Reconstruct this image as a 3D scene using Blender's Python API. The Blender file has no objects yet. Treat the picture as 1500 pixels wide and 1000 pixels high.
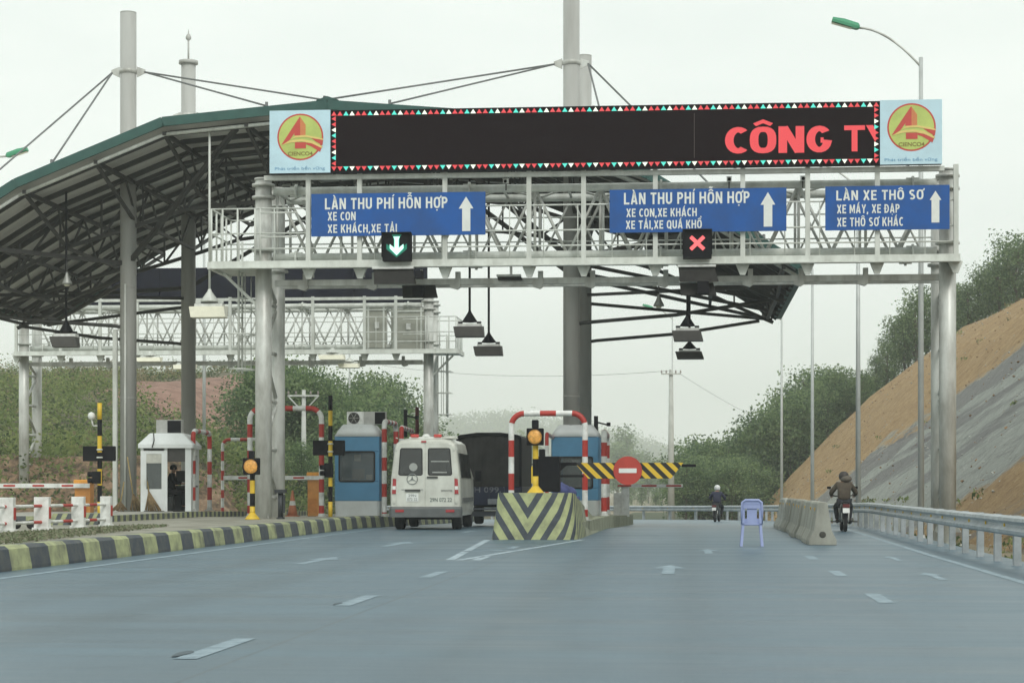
import bpy, bmesh, math, random
import numpy as np
from mathutils import Vector, Matrix
R = math.radians
SC = bpy.context.scene
COL = SC.collection
random.seed(7)
# ---------------------------------------------------------------- camera, world, sun, exposure
F, CX, HY, EYE = 2900.0, 750.0, 714.0, 1.2      # focal length in photo pixels, horizon row, eye height
TH = math.atan(260 / F)                        # the road runs away 5 degrees right of the camera axis
cam_d = bpy.data.cameras.new("camera")
cam = bpy.data.objects.new("camera", cam_d)
COL.objects.link(cam)
cam.location = (0, 0, EYE)
cam.rotation_euler = (R(90), 0, TH)
cam_d.sensor_width = 36
cam_d.lens = 36 * F / 1500
cam_d.shift_y = (HY - 500) / 1500
cam_d.clip_start = 0.1
cam_d.clip_end = 6000
SC.camera = cam
SUN_EL, SUN_AZ = R(42), R(155)
w = bpy.data.worlds.new("World")
SC.world = w
w.use_nodes = True
nt = w.node_tree
nt.nodes.clear()
wo = nt.nodes.new("ShaderNodeOutputWorld")
bg = nt.nodes.new("ShaderNodeBackground")
sky = nt.nodes.new("ShaderNodeTexSky")
sky.sky_type = 'NISHITA'
sky.sun_disc = False
sky.sun_elevation = SUN_EL
sky.sun_rotation = SUN_AZ
mixw = nt.nodes.new("ShaderNodeMix")
mixw.data_type = 'RGBA'
mixw.inputs[0].default_value = 0.93            # a closed cover of pale cloud in front of the blue
mixw.inputs[7].default_value = (9.3, 9.95, 9.3, 1)
nt.links.new(sky.outputs[0], mixw.inputs[6])
tcw = nt.nodes.new("ShaderNodeTexCoord"); mpw = nt.nodes.new("ShaderNodeMapping"); mpw.inputs["Scale"].default_value = (1, 1, 3.2)
cn = nt.nodes.new("ShaderNodeTexNoise"); cn.inputs["Scale"].default_value = 5.5; cn.inputs["Detail"].default_value = 5; cn.inputs["Roughness"].default_value = 0.55
cr_ = nt.nodes.new("ShaderNodeValToRGB")
cr_.color_ramp.elements[0].position = 0.32; cr_.color_ramp.elements[0].color = (9.9, 10.6, 10.0, 1)
cr_.color_ramp.elements[1].position = 0.68; cr_.color_ramp.elements[1].color = (11.0, 11.6, 10.9, 1)
nt.links.new(tcw.outputs["Generated"], mpw.inputs[0]); nt.links.new(mpw.outputs[0], cn.inputs["Vector"]); nt.links.new(cn.outputs["Fac"], cr_.inputs[0])
nt.links.new(cr_.outputs[0], mixw.inputs[7])
nt.links.new(mixw.outputs[2], bg.inputs[0])
bg.inputs[1].default_value = 0.1
nt.links.new(bg.outputs[0], wo.inputs[0])
sun_d = bpy.data.lights.new("sun", 'SUN')
sun_d.energy = 1.5
sun_d.angle = R(18)
sun_d.color = (1, 0.97, 0.92)
sun = bpy.data.objects.new("sun", sun_d)
COL.objects.link(sun)
sun.rotation_euler = (R(90) - SUN_EL, 0, R(180) - SUN_AZ)
SC.view_settings.view_transform = 'Standard'
SC.view_settings.look = 'None'
SC.view_settings.gamma = 1
SC.view_settings.exposure = 0
SC.view_settings.use_curve_mapping = False
SC.cycles.volume_bounces = 2

# ---------------------------------------------------------------- helpers
def depth(px, Y):
    return Y / (math.cos(TH) + (px - CX) / F * math.sin(TH))
def gx(px, Y):
    t = depth(px, Y); u = (px - CX) / F
    return t * (-math.sin(TH) + u * math.cos(TH))
def zz(px, py, Y):
    return EYE + (HY - py) / F * depth(px, Y)
def at(px, py, Y):
    return Vector((gx(px, Y), Y, zz(px, py, Y)))
def rz(Y):
    return -0.011 * max(0.0, min(Y, 240) - 58)

MATS = {}
def mat(name, col, rough=0.6, metal=0.0, var=0.12, scale=6.0, bump=0.0, emit=0.0, spec=0.5, stretch=(1, 1, 1), grime=None, coat=0):
    if name in MATS:
        return MATS[name]
    m = bpy.data.materials.new(name)
    m.use_nodes = True
    n = m.node_tree.nodes; l = m.node_tree.links
    b = n["Principled BSDF"]
    b.inputs["Roughness"].default_value = rough
    b.inputs["Metallic"].default_value = metal
    b.inputs["Specular IOR Level"].default_value = spec
    if coat: b.inputs["Coat Weight"].default_value = coat
    tc = n.new("ShaderNodeTexCoord"); mp = n.new("ShaderNodeMapping")
    mp.inputs["Scale"].default_value = stretch
    l.new(tc.outputs["Object"], mp.inputs[0])
    nz = n.new("ShaderNodeTexNoise")
    nz.inputs["Scale"].default_value = scale; nz.inputs["Detail"].default_value = 6; nz.inputs["Roughness"].default_value = 0.62
    l.new(mp.outputs[0], nz.inputs["Vector"])
    cr = n.new("ShaderNodeValToRGB")
    c = Vector(col[:3])
    g = Vector(grime) if grime else c * (1 - var * 1.6)
    cr.color_ramp.elements[0].position = 0.3; cr.color_ramp.elements[0].color = (*g, 1)
    cr.color_ramp.elements[1].position = 0.62; cr.color_ramp.elements[1].color = (*(c * (1 + var * 0.5)), 1)
    l.new(nz.outputs["Fac"], cr.inputs[0])
    l.new(cr.outputs[0], b.inputs["Base Color"])
    if bump:
        bp = n.new("ShaderNodeBump"); bp.inputs["Strength"].default_value = bump; bp.inputs["Distance"].default_value = 0.02
        l.new(nz.outputs["Fac"], bp.inputs["Height"]); l.new(bp.outputs[0], b.inputs["Normal"])
    if emit:
        b.inputs["Emission Color"].default_value = (*col[:3], 1); b.inputs["Emission Strength"].default_value = emit
    MATS[name] = m
    return m

class MB:
    """collects shapes, links them as ONE mesh object"""
    def __init__(s): s.v = []; s.f = []; s.mi = []; s.sm = []
    def add(s, vs, fs, m=0, smooth=False):
        o = len(s.v); s.v += [tuple(p) for p in vs]
        for f in fs:
            s.f.append([i + o for i in f]); s.mi.append(m); s.sm.append(smooth)
    def box(s, c, d, m=0, rz=0, rx=0, ry=0, M=None):
        x, y, z = d[0] / 2, d[1] / 2, d[2] / 2
        vs = [Vector(p) for p in ((-x,-y,-z),(x,-y,-z),(x,y,-z),(-x,y,-z),(-x,-y,z),(x,-y,z),(x,y,z),(-x,y,z))]
        if rz or rx or ry:
            rm = Matrix.Rotation(rz, 3, 'Z') @ Matrix.Rotation(ry, 3, 'Y') @ Matrix.Rotation(rx, 3, 'X')
            vs = [rm @ p for p in vs]
        c = Vector(c)
        s.add([p + c for p in vs], [(0,3,2,1),(4,5,6,7),(0,1,5,4),(1,2,6,5),(2,3,7,6),(3,0,4,7)], m)
    def bar(s, p, q, a, b, m=0, up=(0,0,1)):
        """rectangular bar p->q, a wide (sideways), b tall"""
        p = Vector(p); q = Vector(q); d = (q - p).normalized(); u = Vector(up)
        sd = d.cross(u)
        if sd.length < 1e-4: sd = d.cross(Vector((0, 1, 0)))
        sd.normalize(); u = sd.cross(d).normalized()
        A = sd * a / 2; B = u * b / 2
        vs = [p-A-B, p+A-B, p+A+B, p-A+B, q-A-B, q+A-B, q+A+B, q-A+B]
        s.add(vs, [(0,1,2,3),(7,6,5,4),(0,4,5,1),(1,5,6,2),(2,6,7,3),(3,7,4,0)], m)
    def tube(s, p, q, r, n=10, m=0, r2=None, cap=True):
        s.pipe([p, q], r, n, m, r2 if r2 is not None else r, cap)
    def pipe(s, pts, r, n=8, m=0, r2=None, cap=True, mf=None):
        pts = [Vector(p) for p in pts]; k = len(pts); o = len(s.v)
        if r2 is None: r2 = r
        d0 = (pts[1] - pts[0]).normalized()
        ref = Vector((0, 0, 1)) if abs(d0.z) < 0.9 else Vector((1, 0, 0))
        a = d0.cross(ref).normalized()
        for i, p in enumerate(pts):
            d = (pts[min(i+1, k-1)] - pts[max(i-1, 0)]).normalized()
            a = (a - d * a.dot(d)).normalized(); b = d.cross(a)
            rr = r + (r2 - r) * i / (k - 1)
            for j in range(n):
                t = 2 * math.pi * j / n
                s.v.append(tuple(p + (a * math.cos(t) + b * math.sin(t)) * rr))
        for i in range(k - 1):
            mm = mf(i) if mf else m
            for j in range(n):
                s.f.append([o+i*n+j, o+i*n+(j+1)%n, o+(i+1)*n+(j+1)%n, o+(i+1)*n+j]); s.mi.append(mm); s.sm.append(True)
        if cap:
            s.f.append([o+j for j in range(n)][::-1]); s.mi.append(mf(0) if mf else m); s.sm.append(False)
            s.f.append([o+(k-1)*n+j for j in range(n)]); s.mi.append(mf(k-2) if mf else m); s.sm.append(False)
    def prism(s, pts, vec, m=0, mside=None, smooth=False):
        pts = [Vector(p) for p in pts]; n = len(pts); v = Vector(vec)
        nrm = Vector((0,0,0))
        for i in range(n): nrm += (pts[i]-pts[0]).cross(pts[(i+1)%n]-pts[0])
        if nrm.dot(v) > 0: pts = pts[::-1]
        o = len(s.v); s.v += [tuple(p) for p in pts] + [tuple(p + v) for p in pts]
        s.f.append([o+i for i in range(n)]); s.mi.append(m); s.sm.append(False)
        s.f.append([o+n+i for i in range(n)][::-1]); s.mi.append(m); s.sm.append(False)
        for i in range(n):
            j = (i+1) % n
            s.f.append([o+j, o+i, o+n+i, o+n+j]); s.mi.append(m if mside is None else mside); s.sm.append(smooth)
    def face2(s, pts, y0, y1, m=0):
        """outline in (x,z) extruded from y0 to y1"""
        s.prism([(x, y0, z) for x, z in pts], (0, y1 - y0, 0), m)
    def lathe(s, c, prof, n=16, m=0, axis='Z', mf=None):
        c = Vector(c); o = len(s.v); k = len(prof)
        for r, h in prof:
            for j in range(n):
                t = 2*math.pi*j/n; a, b = r*math.cos(t), r*math.sin(t)
                p = {'Z': (a, b, h), 'Y': (a, h, -b), 'X': (h, a, b)}[axis]
                s.v.append(tuple(c + Vector(p)))
        for i in range(k-1):
            for j in range(n):
                s.f.append([o+i*n+j, o+i*n+(j+1)%n, o+(i+1)*n+(j+1)%n, o+(i+1)*n+j]); s.mi.append(mf(i) if mf else m); s.sm.append(True)
        s.f.append([o+j for j in range(n)][::-1]); s.mi.append(mf(0) if mf else m); s.sm.append(False)
        s.f.append([o+(k-1)*n+j for j in range(n)]); s.mi.append(mf(k-2) if mf else m); s.sm.append(False)
    def loft(s, secs, m=0, cap=True, smooth=True, mf=None):
        o = len(s.v); n = len(secs[0])
        for sec in secs: s.v += [tuple(p) for p in sec]
        for i in range(len(secs)-1):
            for j in range(n):
                s.f.append([o+i*n+j, o+i*n+(j+1)%n, o+(i+1)*n+(j+1)%n, o+(i+1)*n+j]); s.mi.append(mf(i, j) if mf else m); s.sm.append(smooth)
        if cap:
            s.f.append([o+j for j in range(n)][::-1]); s.mi.append(m); s.sm.append(False)
            s.f.append([o+(len(secs)-1)*n+j for j in range(n)]); s.mi.append(m); s.sm.append(False)
    def text(s, body, x0, x1, zb, cap, y, m=0, bold=0.0, th=0.006):
        """lettering facing -Y: x0..x1 wide, baseline zb, capital height cap, front at y-th"""
        me = text_mesh(body, bold)
        xs = [v.co.x for v in me.vertices]; lo, hi = min(xs), max(xs)
        kx = (x1 - x0) / (hi - lo); kz = cap / CAPH
        vs = [(x0 + (v.co.x - lo) * kx, y - (th if v.co.z > 0 else 0.0), zb + v.co.y * kz) for v in me.vertices]
        s.add(vs, [list(p.vertices) for p in me.polygons], m)
    def build(s, name, mats, parent=None, origin=None, bevel=0, label=None):
        me = bpy.data.meshes.new(name)
        vs = s.v
        if origin is not None:
            ox, oy, oz = origin
            vs = [(a-ox, b-oy, c-oz) for a, b, c in vs]
        me.from_pydata(vs, [], s.f)
        me.polygons.foreach_set('material_index', s.mi)
        me.polygons.foreach_set('use_smooth', s.sm)
        if not isinstance(mats, (list, tuple)): mats = [mats]
        for m in mats: me.materials.append(m)
        me.update()
        o = bpy.data.objects.new(name, me); COL.objects.link(o)
        if origin is not None: o.location = origin
        if bevel:
            b = o.modifiers.new('bevel', 'BEVEL'); b.width = bevel; b.segments = 2; b.limit_method = 'ANGLE'
        hook(o, parent)
        if label: o['label'] = label
        return o

def hook(o, parent):
    if parent is None: return
    o.parent = parent
    if parent.parent is None:
        o.matrix_parent_inverse = (Matrix.Translation(parent.location) @ parent.rotation_euler.to_matrix().to_4x4()).inverted()

CAPH = 0.729
_txt = {}
def text_mesh(body, bold):
    key = (body, bold)
    if key in _txt: return _txt[key]
    cu = bpy.data.curves.new('t', 'FONT'); cu.body = body; cu.size = 1; cu.offset = bold; cu.extrude = 0.01; cu.resolution_u = 4
    ob = bpy.data.objects.new('t', cu); COL.objects.link(ob)
    dg = bpy.context.evaluated_depsgraph_get(); dg.update()
    me = bpy.data.meshes.new_from_object(ob.evaluated_get(dg))
    bpy.data.objects.remove(ob)
    _txt[key] = me
    return me
_h = text_mesh("H", 0.0)
CAPH = max(v.co.y for v in _h.vertices)

def _arc(cx, cy, rx, ry, a0, a1, n=9):
    return [(cx+rx*math.cos(R(a0+(a1-a0)*i/n)), cy+ry*math.sin(R(a0+(a1-a0)*i/n))) for i in range(n+1)]
def glyph(ch, w):
    """bold sign letter as thick strokes: (width, [(points, closed)])"""
    h = w/2; W = 0.56; S = []
    def O(W): return [(h+(W/2-h)+(W/2-h)*math.copysign(abs(math.cos(t))**0.75, math.cos(t)), 0.5+(0.5-h)*math.copysign(abs(math.sin(t))**0.75, math.sin(t))) for t in [2*math.pi*i/24 for i in range(24)]]
    base = {'À':'A','Á':'A','Ả':'A','Ạ':'A','Ô':'O','Ỗ':'O','Ổ':'O','Ơ':'O','Ợ':'O','Í':'I','Đ':'D'}.get(ch, ch)
    if base == 'L': W = 0.5; S = [[(h,1),(h,h),(W,h)]]
    elif base == 'A': W = 0.62; S = [[(h*0.95,0),(W/2-0.02,1),(W/2+0.02,1),(W-h*0.95,0)],[(0.2,0.26),(W-0.2,0.26)]]
    elif base == 'N': W = 0.6; S = [[(h,0),(h,1)],[(W-h,0),(W-h,1)],[(h*1.2,0.98),(W-h*1.2,0.02)]]
    elif base == 'T': W = 0.54; S = [[(0,1-h),(W,1-h)],[(W/2,0),(W/2,1-w)]]
    elif base == 'H': W = 0.6; S = [[(h,0),(h,1)],[(W-h,0),(W-h,1)],[(w,0.52),(W-w,0.52)]]
    elif base == 'U': W = 0.58; S = [[(h,1)]+_arc(W/2,0.3,W/2-h,0.3-h,180,360)+[(W-h,1)]]
    elif base == 'P': W = 0.54; S = [[(h,0),(h,1)],[(w,1-h),(W-0.26,1-h)]+_arc(W-0.26,0.70,0.26-h,0.30-h,80,-80)+[(W-0.26,0.40+h),(w,0.40+h)]]
    elif base == 'D': W = 0.6; S = [[(h,0),(h,1)],[(w,1-h),(W-0.34,1-h)]+_arc(W-0.34,0.5,0.34-h,0.5-h,80,-80)+[(W-0.34,h),(w,h)]]
    elif base == 'I': W = w; S = [[(h,0),(h,1)]]
    elif base == 'O': W = 0.62; S = [O(W)]
    elif base == 'Q': W = 0.62; S = [O(W),[(W-0.27,0.22),(W-0.03,-0.05)]]
    elif base == 'X': W = 0.6; S = [[(h,0),(W-h,1)],[(h,1),(W-h,0)]]
    elif base == 'E': W = 0.5; S = [[(h,0),(h,1)],[(w,1-h),(W,1-h)],[(w,0.52),(W-0.05,0.52)],[(w,h),(W,h)]]
    elif base == 'C': W = 0.62; S = [_arc(W/2,0.5,W/2-h,0.5-h,50,310,18)]
    elif base == 'G': W = 0.6; S = [_arc(W/2,0.5,W/2-h,0.5-h,42,325,18)+[(W-h,0.46)],[(W*0.55,0.46-h+h),(W-w,0.46)]]
    elif base == 'K': W = 0.58; S = [[(h,0),(h,1)],[(w*0.9,0.40),(W-h,1)],[(w+0.1,0.55),(W-h*0.9,0)]]
    elif base == 'S': W = 0.54; S = [_arc(W/2,0.73,W/2-h,0.27-h,35,270,12)+_arc(W/2,0.27,W/2-h,0.27-h+0.0,90,-145,12)]
    elif base == 'M': W = 0.72; S = [[(h,0),(h,1)],[(W-h,0),(W-h,1)],[(h*1.3,0.97),(W/2,0.25),(W-h*1.3,0.97)]]
    elif base == 'Y': W = 0.6; S = [[(h,1),(W/2,0.45),(W-h,1)],[(W/2,0),(W/2,0.46)]]
    elif base == ',': W = w; S = [[(h*1.1,0.15),(h*0.4,-0.14)]]
    if base == 'C': W = 0.53
    cx = W/2; a = []
    if ch in 'ÀÁÍ': s = -1 if ch == 'À' else 1; a = [[(cx-0.02*s,1.09),(cx+0.13*s,1.27)]]
    if ch in 'ÔỖỔ': a = [[(cx-0.2,1.07),(cx,1.20),(cx+0.2,1.07)]]
    if ch == 'Ỗ': a += [[(cx-0.17,1.33),(cx-0.07,1.41),(cx+0.06,1.34),(cx+0.16,1.42)]]
    if ch == 'Ổ': a += [[(cx+0.14,1.27),(cx+0.22,1.32),(cx+0.2,1.40),(cx+0.1,1.42)]]
    if ch == 'Ả': a = [[(cx-0.02,1.07),(cx+0.05,1.14),(cx+0.04,1.23),(cx-0.07,1.25)]]
    if ch in 'ẠỢ': a += [[(cx-0.07,-0.17),(cx+0.07,-0.17)]]
    if ch in 'ƠỢ': a += [[(W-0.12,0.9),(W+0.04,0.97),(W+0.07,1.12)]]
    if ch == 'Đ': a = [[(-0.08,0.52),(0.28,0.52)]]
    acc = [(p, False, h*0.62 if ch != 'Đ' else h*0.7) for p in a]
    return W, [(p, base in 'OQ' and i == 0, h) for i, p in enumerate(S)] + acc
def sign_text(mb, body, x0, x1, zb, cap, y, m=0, w=0.17, gap=0.13, space=0.34):
    """bold stroke lettering facing -Y between x0 and x1"""
    pen = 0; items = []
    for ch in body:
        if ch == ' ': pen += space; continue
        W, st = glyph(ch, w); items.append((pen, st)); pen += W + gap
    kx = (x1-x0)/(pen-gap); k = 0
    for px, st in items:
        for pts, closed, hw in st:
            k += 1
            P = [Vector((p[0], p[1])) for p in pts]; n = len(P); L = []; Q = []
            for i in range(n):
                a = P[(i-1) % n] if closed or i > 0 else None; b = P[(i+1) % n] if closed or i < n-1 else None
                d1 = (P[i]-a).normalized() if a is not None else (b-P[i]).normalized()
                d2 = (b-P[i]).normalized() if b is not None else d1
                n1 = Vector((-d1.y, d1.x)); n2 = Vector((-d2.y, d2.x)); mm = n1+n2
                mm = mm.normalized() if mm.length > 1e-4 else n1
                ln = hw/max(0.45, mm.dot(n1)); L.append(P[i]+mm*ln); Q.append(P[i]-mm*ln)
            yy = y - 0.004 - 0.0007*(k % 5)
            vs = [(x0+(px+q.x)*kx, yy, zb+q.y*cap) for q in L] + [(x0+(px+q.x)*kx, yy, zb+q.y*cap) for q in Q]
            r = range(n) if closed else range(n-1)
            mb.add(vs, [(i, n+i, n+(i+1) % n, (i+1) % n) for i in r], m)

def thing(name, label, cat, loc, group=None, rot=0):
    o = bpy.data.objects.new(name, None); COL.objects.link(o)
    o.empty_display_size = 0.3
    o.location = loc; o.rotation_euler = (0, 0, rot)
    o['label'] = label; o['category'] = cat
    if group: o['group'] = group
    return o
def tag(o, label, cat, group=None):
    o['label'] = label; o['category'] = cat
    if group: o['group'] = group
    return o
def struct(o, kind='structure'):
    o['kind'] = kind
    return o
def dup(root, loc, rot=0, label=None, group=None, scale=None):
    r = root.copy(); COL.objects.link(r); r.location = loc; r.rotation_euler = (0, 0, rot)
    if scale: r.scale = scale
    if label: r['label'] = label
    if group: r['group'] = group
    for ch in list(root.children):
        c = ch.copy(); COL.objects.link(c); c.parent = r; c.matrix_parent_inverse = ch.matrix_parent_inverse.copy()
        for g in list(ch.children):
            d = g.copy(); COL.objects.link(d); d.parent = c; d.matrix_parent_inverse = g.matrix_parent_inverse.copy()
    return r
def rrect(cx, cz, w, h, r, n=4):
    pts = []
    for ax, az, a0 in ((cx+w/2-r, cz+h/2-r, 0), (cx-w/2+r, cz+h/2-r, 90), (cx-w/2+r, cz-h/2+r, 180), (cx+w/2-r, cz-h/2+r, 270)):
        for i in range(n+1):
            a = R(a0 + 90*i/n); pts.append((ax + r*math.cos(a), az + r*math.sin(a)))
    return pts
def disc(cx, cz, r, n=32):
    return [(cx + r*math.cos(2*math.pi*i/n), cz + r*math.sin(2*math.pi*i/n)) for i in range(n)]
def resample(pts, step):
    pts = [Vector(p) for p in pts]; out = [pts[0]]
    for a, b in zip(pts, pts[1:]):
        n = max(1, int(round((b-a).length/step)))
        for i in range(1, n+1): out.append(a.lerp(b, i/n))
    return out
def quads_mesh(name, V, mi, mats, parent=None, origin=None):
    """V (n,4,3) loose leaf faces as one mesh"""
    V = np.asarray(V, dtype=np.float32); n = len(V)
    if origin is not None: V = V - np.array(origin, dtype=np.float32)
    me = bpy.data.meshes.new(name)
    me.vertices.add(n*4); me.vertices.foreach_set('co', V.reshape(-1))
    me.loops.add(n*4); me.loops.foreach_set('vertex_index', np.arange(n*4, dtype=np.int32))
    me.polygons.add(n); me.polygons.foreach_set('loop_start', np.arange(0, n*4, 4, dtype=np.int32))
    me.polygons.foreach_set('material_index', np.asarray(mi, dtype=np.int32))
    for m in mats: me.materials.append(m)
    me.update(calc_edges=True); me.validate()
    o = bpy.data.objects.new(name, me); COL.objects.link(o)
    if origin is not None: o.location = origin
    hook(o, parent)
    return o
def leaves(rng, C, size, flat=0.4):
    """one randomly turned quad at each centre in C (n,3)"""
    n = len(C)
    a = rng.normal(size=(n,3)); a[:,2] *= flat; a /= np.linalg.norm(a, axis=1)[:,None]
    b = rng.normal(size=(n,3)); b -= a*np.sum(a*b,axis=1)[:,None]; b /= np.linalg.norm(b, axis=1)[:,None]
    s = (size*rng.uniform(0.55,1.35,size=n))[:,None]
    a = a*s; b = b*s*rng.uniform(0.35,0.8,size=n)[:,None]
    return np.stack([C-a*0.9, C-b+a*0.1, C+a*1.1, C+b+a*0.1], axis=1)

# ---------------------------------------------------------------- materials
M = dict(
 steel=mat('painted_grey_steel', (0.62,0.65,0.61), 0.45, 0, 0.12, 3.0, grime=(0.46,0.48,0.44), stretch=(1,1,0.35)),
 steel2=mat('galvanised_steel', (0.58,0.60,0.57), 0.42, 0.15, 0.16, 2.2, stretch=(1,1,0.3), grime=(0.33,0.33,0.30)),
 mast=mat('mast_grey_paint', (0.42,0.43,0.41), 0.5, 0, 0.08, 1.2, stretch=(1,1,0.15), grime=(0.30,0.30,0.28)),
 dark=mat('dark_steel', (0.045,0.045,0.042), 0.55, 0, 0.2, 4),
 black=mat('black_paint', (0.010,0.010,0.013), 0.6, 0, 0.2, 5, spec=0.12),
 sheet=mat('roof_sheet_grey', (0.66,0.66,0.63), 0.5, 0, 0.14, 0.9, stretch=(0.2,2,1)),
 green=mat('green_roof_paint', (0.028,0.095,0.082), 0.55, 0, 0.12, 2),
 white=mat('white_paint', (0.74,0.76,0.74), 0.5, 0, 0.1, 4, grime=(0.5,0.51,0.48)),
 red=mat('red_paint', (0.42,0.035,0.025), 0.5, 0, 0.12, 5),
 yellow=mat('yellow_paint', (0.68,0.46,0.03), 0.5, 0, 0.12, 5),
 orange=mat('orange_paint', (0.60,0.26,0.06), 0.55, 0, 0.12, 3),
 blue=mat('sign_blue', (0.013,0.095,0.35), 0.5, 0, 0.14, 1.3, spec=0.3, grime=(0.022,0.085,0.27)),
 letter=mat('sign_white', (0.76,0.79,0.76), 0.55, 0, 0.05, 3),
 kerb_y=mat('kerb_yellow_green_paint', (0.39,0.425,0.22), 0.7, 0, 0.15, 3, bump=0.3, grime=(0.16,0.17,0.12)),
 kerb_d=mat('kerb_dark_paint', (0.05,0.062,0.078), 0.7, 0, 0.2, 5, bump=0.3, grime=(0.10,0.11,0.105)),
 conc=mat('pale_concrete', (0.36,0.36,0.32), 0.85, 0, 0.2, 1.6, bump=0.25, grime=(0.22,0.215,0.185)),
 conc2=mat('stained_concrete', (0.34,0.345,0.30), 0.85, 0, 0.22, 1.4, bump=0.3, stretch=(1,1,0.35), grime=(0.16,0.16,0.135)),
 mark=mat('road_paint_white', (0.36,0.44,0.49), 0.5, 0, 0.25, 3.5, grime=(0.17,0.24,0.29)),
 mark2=mat('road_paint_worn', (0.235,0.315,0.365), 0.5, 0, 0.3, 4.5, grime=(0.095,0.155,0.20)),
 glass=mat('dark_glass', (0.018,0.022,0.022), 0.08, 0, 0.3, 1.2, spec=0.8),
 rubber=mat('rubber', (0.014,0.014,0.015), 0.8, 0, 0.2, 8),
 booth_blue=mat('booth_blue', (0.095,0.28,0.47), 0.5, 0, 0.06, 2),
 led=mat('led_panel_black', (0.014,0.008,0.010), 0.7, 0, 0.15, 40, spec=0.05),
 led_red=mat('led_red', (0.62,0.055,0.065), 0.5, 0, 0, 5, emit=0.55),
 led_cyan=mat('led_cyan', (0.08,0.62,0.52), 0.5, 0, 0, 5, emit=0.6),
 led_white=mat('led_white', (0.85,0.9,0.78), 0.5, 0, 0, 5, emit=0.5),
 led_green=mat('signal_green_white', (0.55,1.0,0.84), 0.5, 0, 0, 5, emit=0.95),
 led_halo=mat('signal_green_halo', (0.0,0.16,0.10), 0.4, 0, 0.1, 5, emit=0.6),
 amber=mat('amber_lens', (0.72,0.36,0.08), 0.35, 0, 0.3, 14, emit=0.12),
 floodface=mat('flood_glass_dark', (0.028,0.027,0.025), 0.6, 0, 0.2, 5, spec=0.2),
 cream=mat('lamp_reflector_cream', (0.75,0.74,0.60), 0.4, 0, 0.05, 5),
 lampgrey=mat('lamp_glass_grey', (0.065,0.063,0.058), 0.5, 0, 0.1, 5, spec=0.3),
 bwhite=mat('booth_white', (0.70,0.74,0.74), 0.5, 0, 0.05, 1.2, grime=(0.60,0.63,0.62)),
 zinc=mat('guardrail_zinc', (0.42,0.46,0.48), 0.45, 0.3, 0.15, 3, grime=(0.28,0.31,0.32)),
 wood=mat('broom_straw', (0.20,0.14,0.07), 0.9, 0, 0.3, 14),
)
# ---------------------------------------------------------------- special materials
def nodes(name, rough=0.6):
    m = bpy.data.materials.new(name); m.use_nodes = True
    n = m.node_tree.nodes; l = m.node_tree.links
    b = n["Principled BSDF"]; b.inputs["Roughness"].default_value = rough
    tc = n.new("ShaderNodeTexCoord")
    def math_(op, a, c=None):
        x = n.new("ShaderNodeMath"); x.operation = op
        for i, v in enumerate((a, c)):
            if v is None: continue
            if isinstance(v, (int, float)): x.inputs[i].default_value = v
            else: l.new(v, x.inputs[i])
        return x.outputs[0]
    def noise(scale, stretch=(1,1,1), detail=6, rough_=0.6):
        mp = n.new("ShaderNodeMapping"); mp.inputs["Scale"].default_value = stretch
        l.new(tc.outputs["Object"], mp.inputs[0])
        z = n.new("ShaderNodeTexNoise"); z.inputs["Scale"].default_value = scale; z.inputs["Detail"].default_value = detail; z.inputs["Roughness"].default_value = rough_
        l.new(mp.outputs[0], z.inputs["Vector"]); return z.outputs["Fac"]
    def ramp(fac, stops):
        c = n.new("ShaderNodeValToRGB"); e = c.color_ramp.elements
        while len(e) < len(stops): e.new(0.5)
        for i, (p, col) in enumerate(stops): e[i].position = p; e[i].color = (*col, 1)
        l.new(fac, c.inputs[0]); return c.outputs[0]
    def mix(f, a, c):
        x = n.new("ShaderNodeMix"); x.data_type = 'RGBA'
        for i, v in ((0, f), (6, a), (7, c)):
            if isinstance(v, tuple): x.inputs[i].default_value = (*v, 1)
            elif isinstance(v, (int, float)): x.inputs[i].default_value = v
            else: l.new(v, x.inputs[i])
        return x.outputs[2]
    def bump(h, s, d=0.02):
        x = n.new("ShaderNodeBump"); x.inputs["Strength"].default_value = s; x.inputs["Distance"].default_value = d
        l.new(h, x.inputs["Height"]); l.new(x.outputs[0], b.inputs["Normal"])
    sep = n.new("ShaderNodeSeparateXYZ"); l.new(tc.outputs["Object"], sep.inputs[0])
    return m, b, l, sep.outputs, math_, noise, ramp, mix, bump

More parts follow.
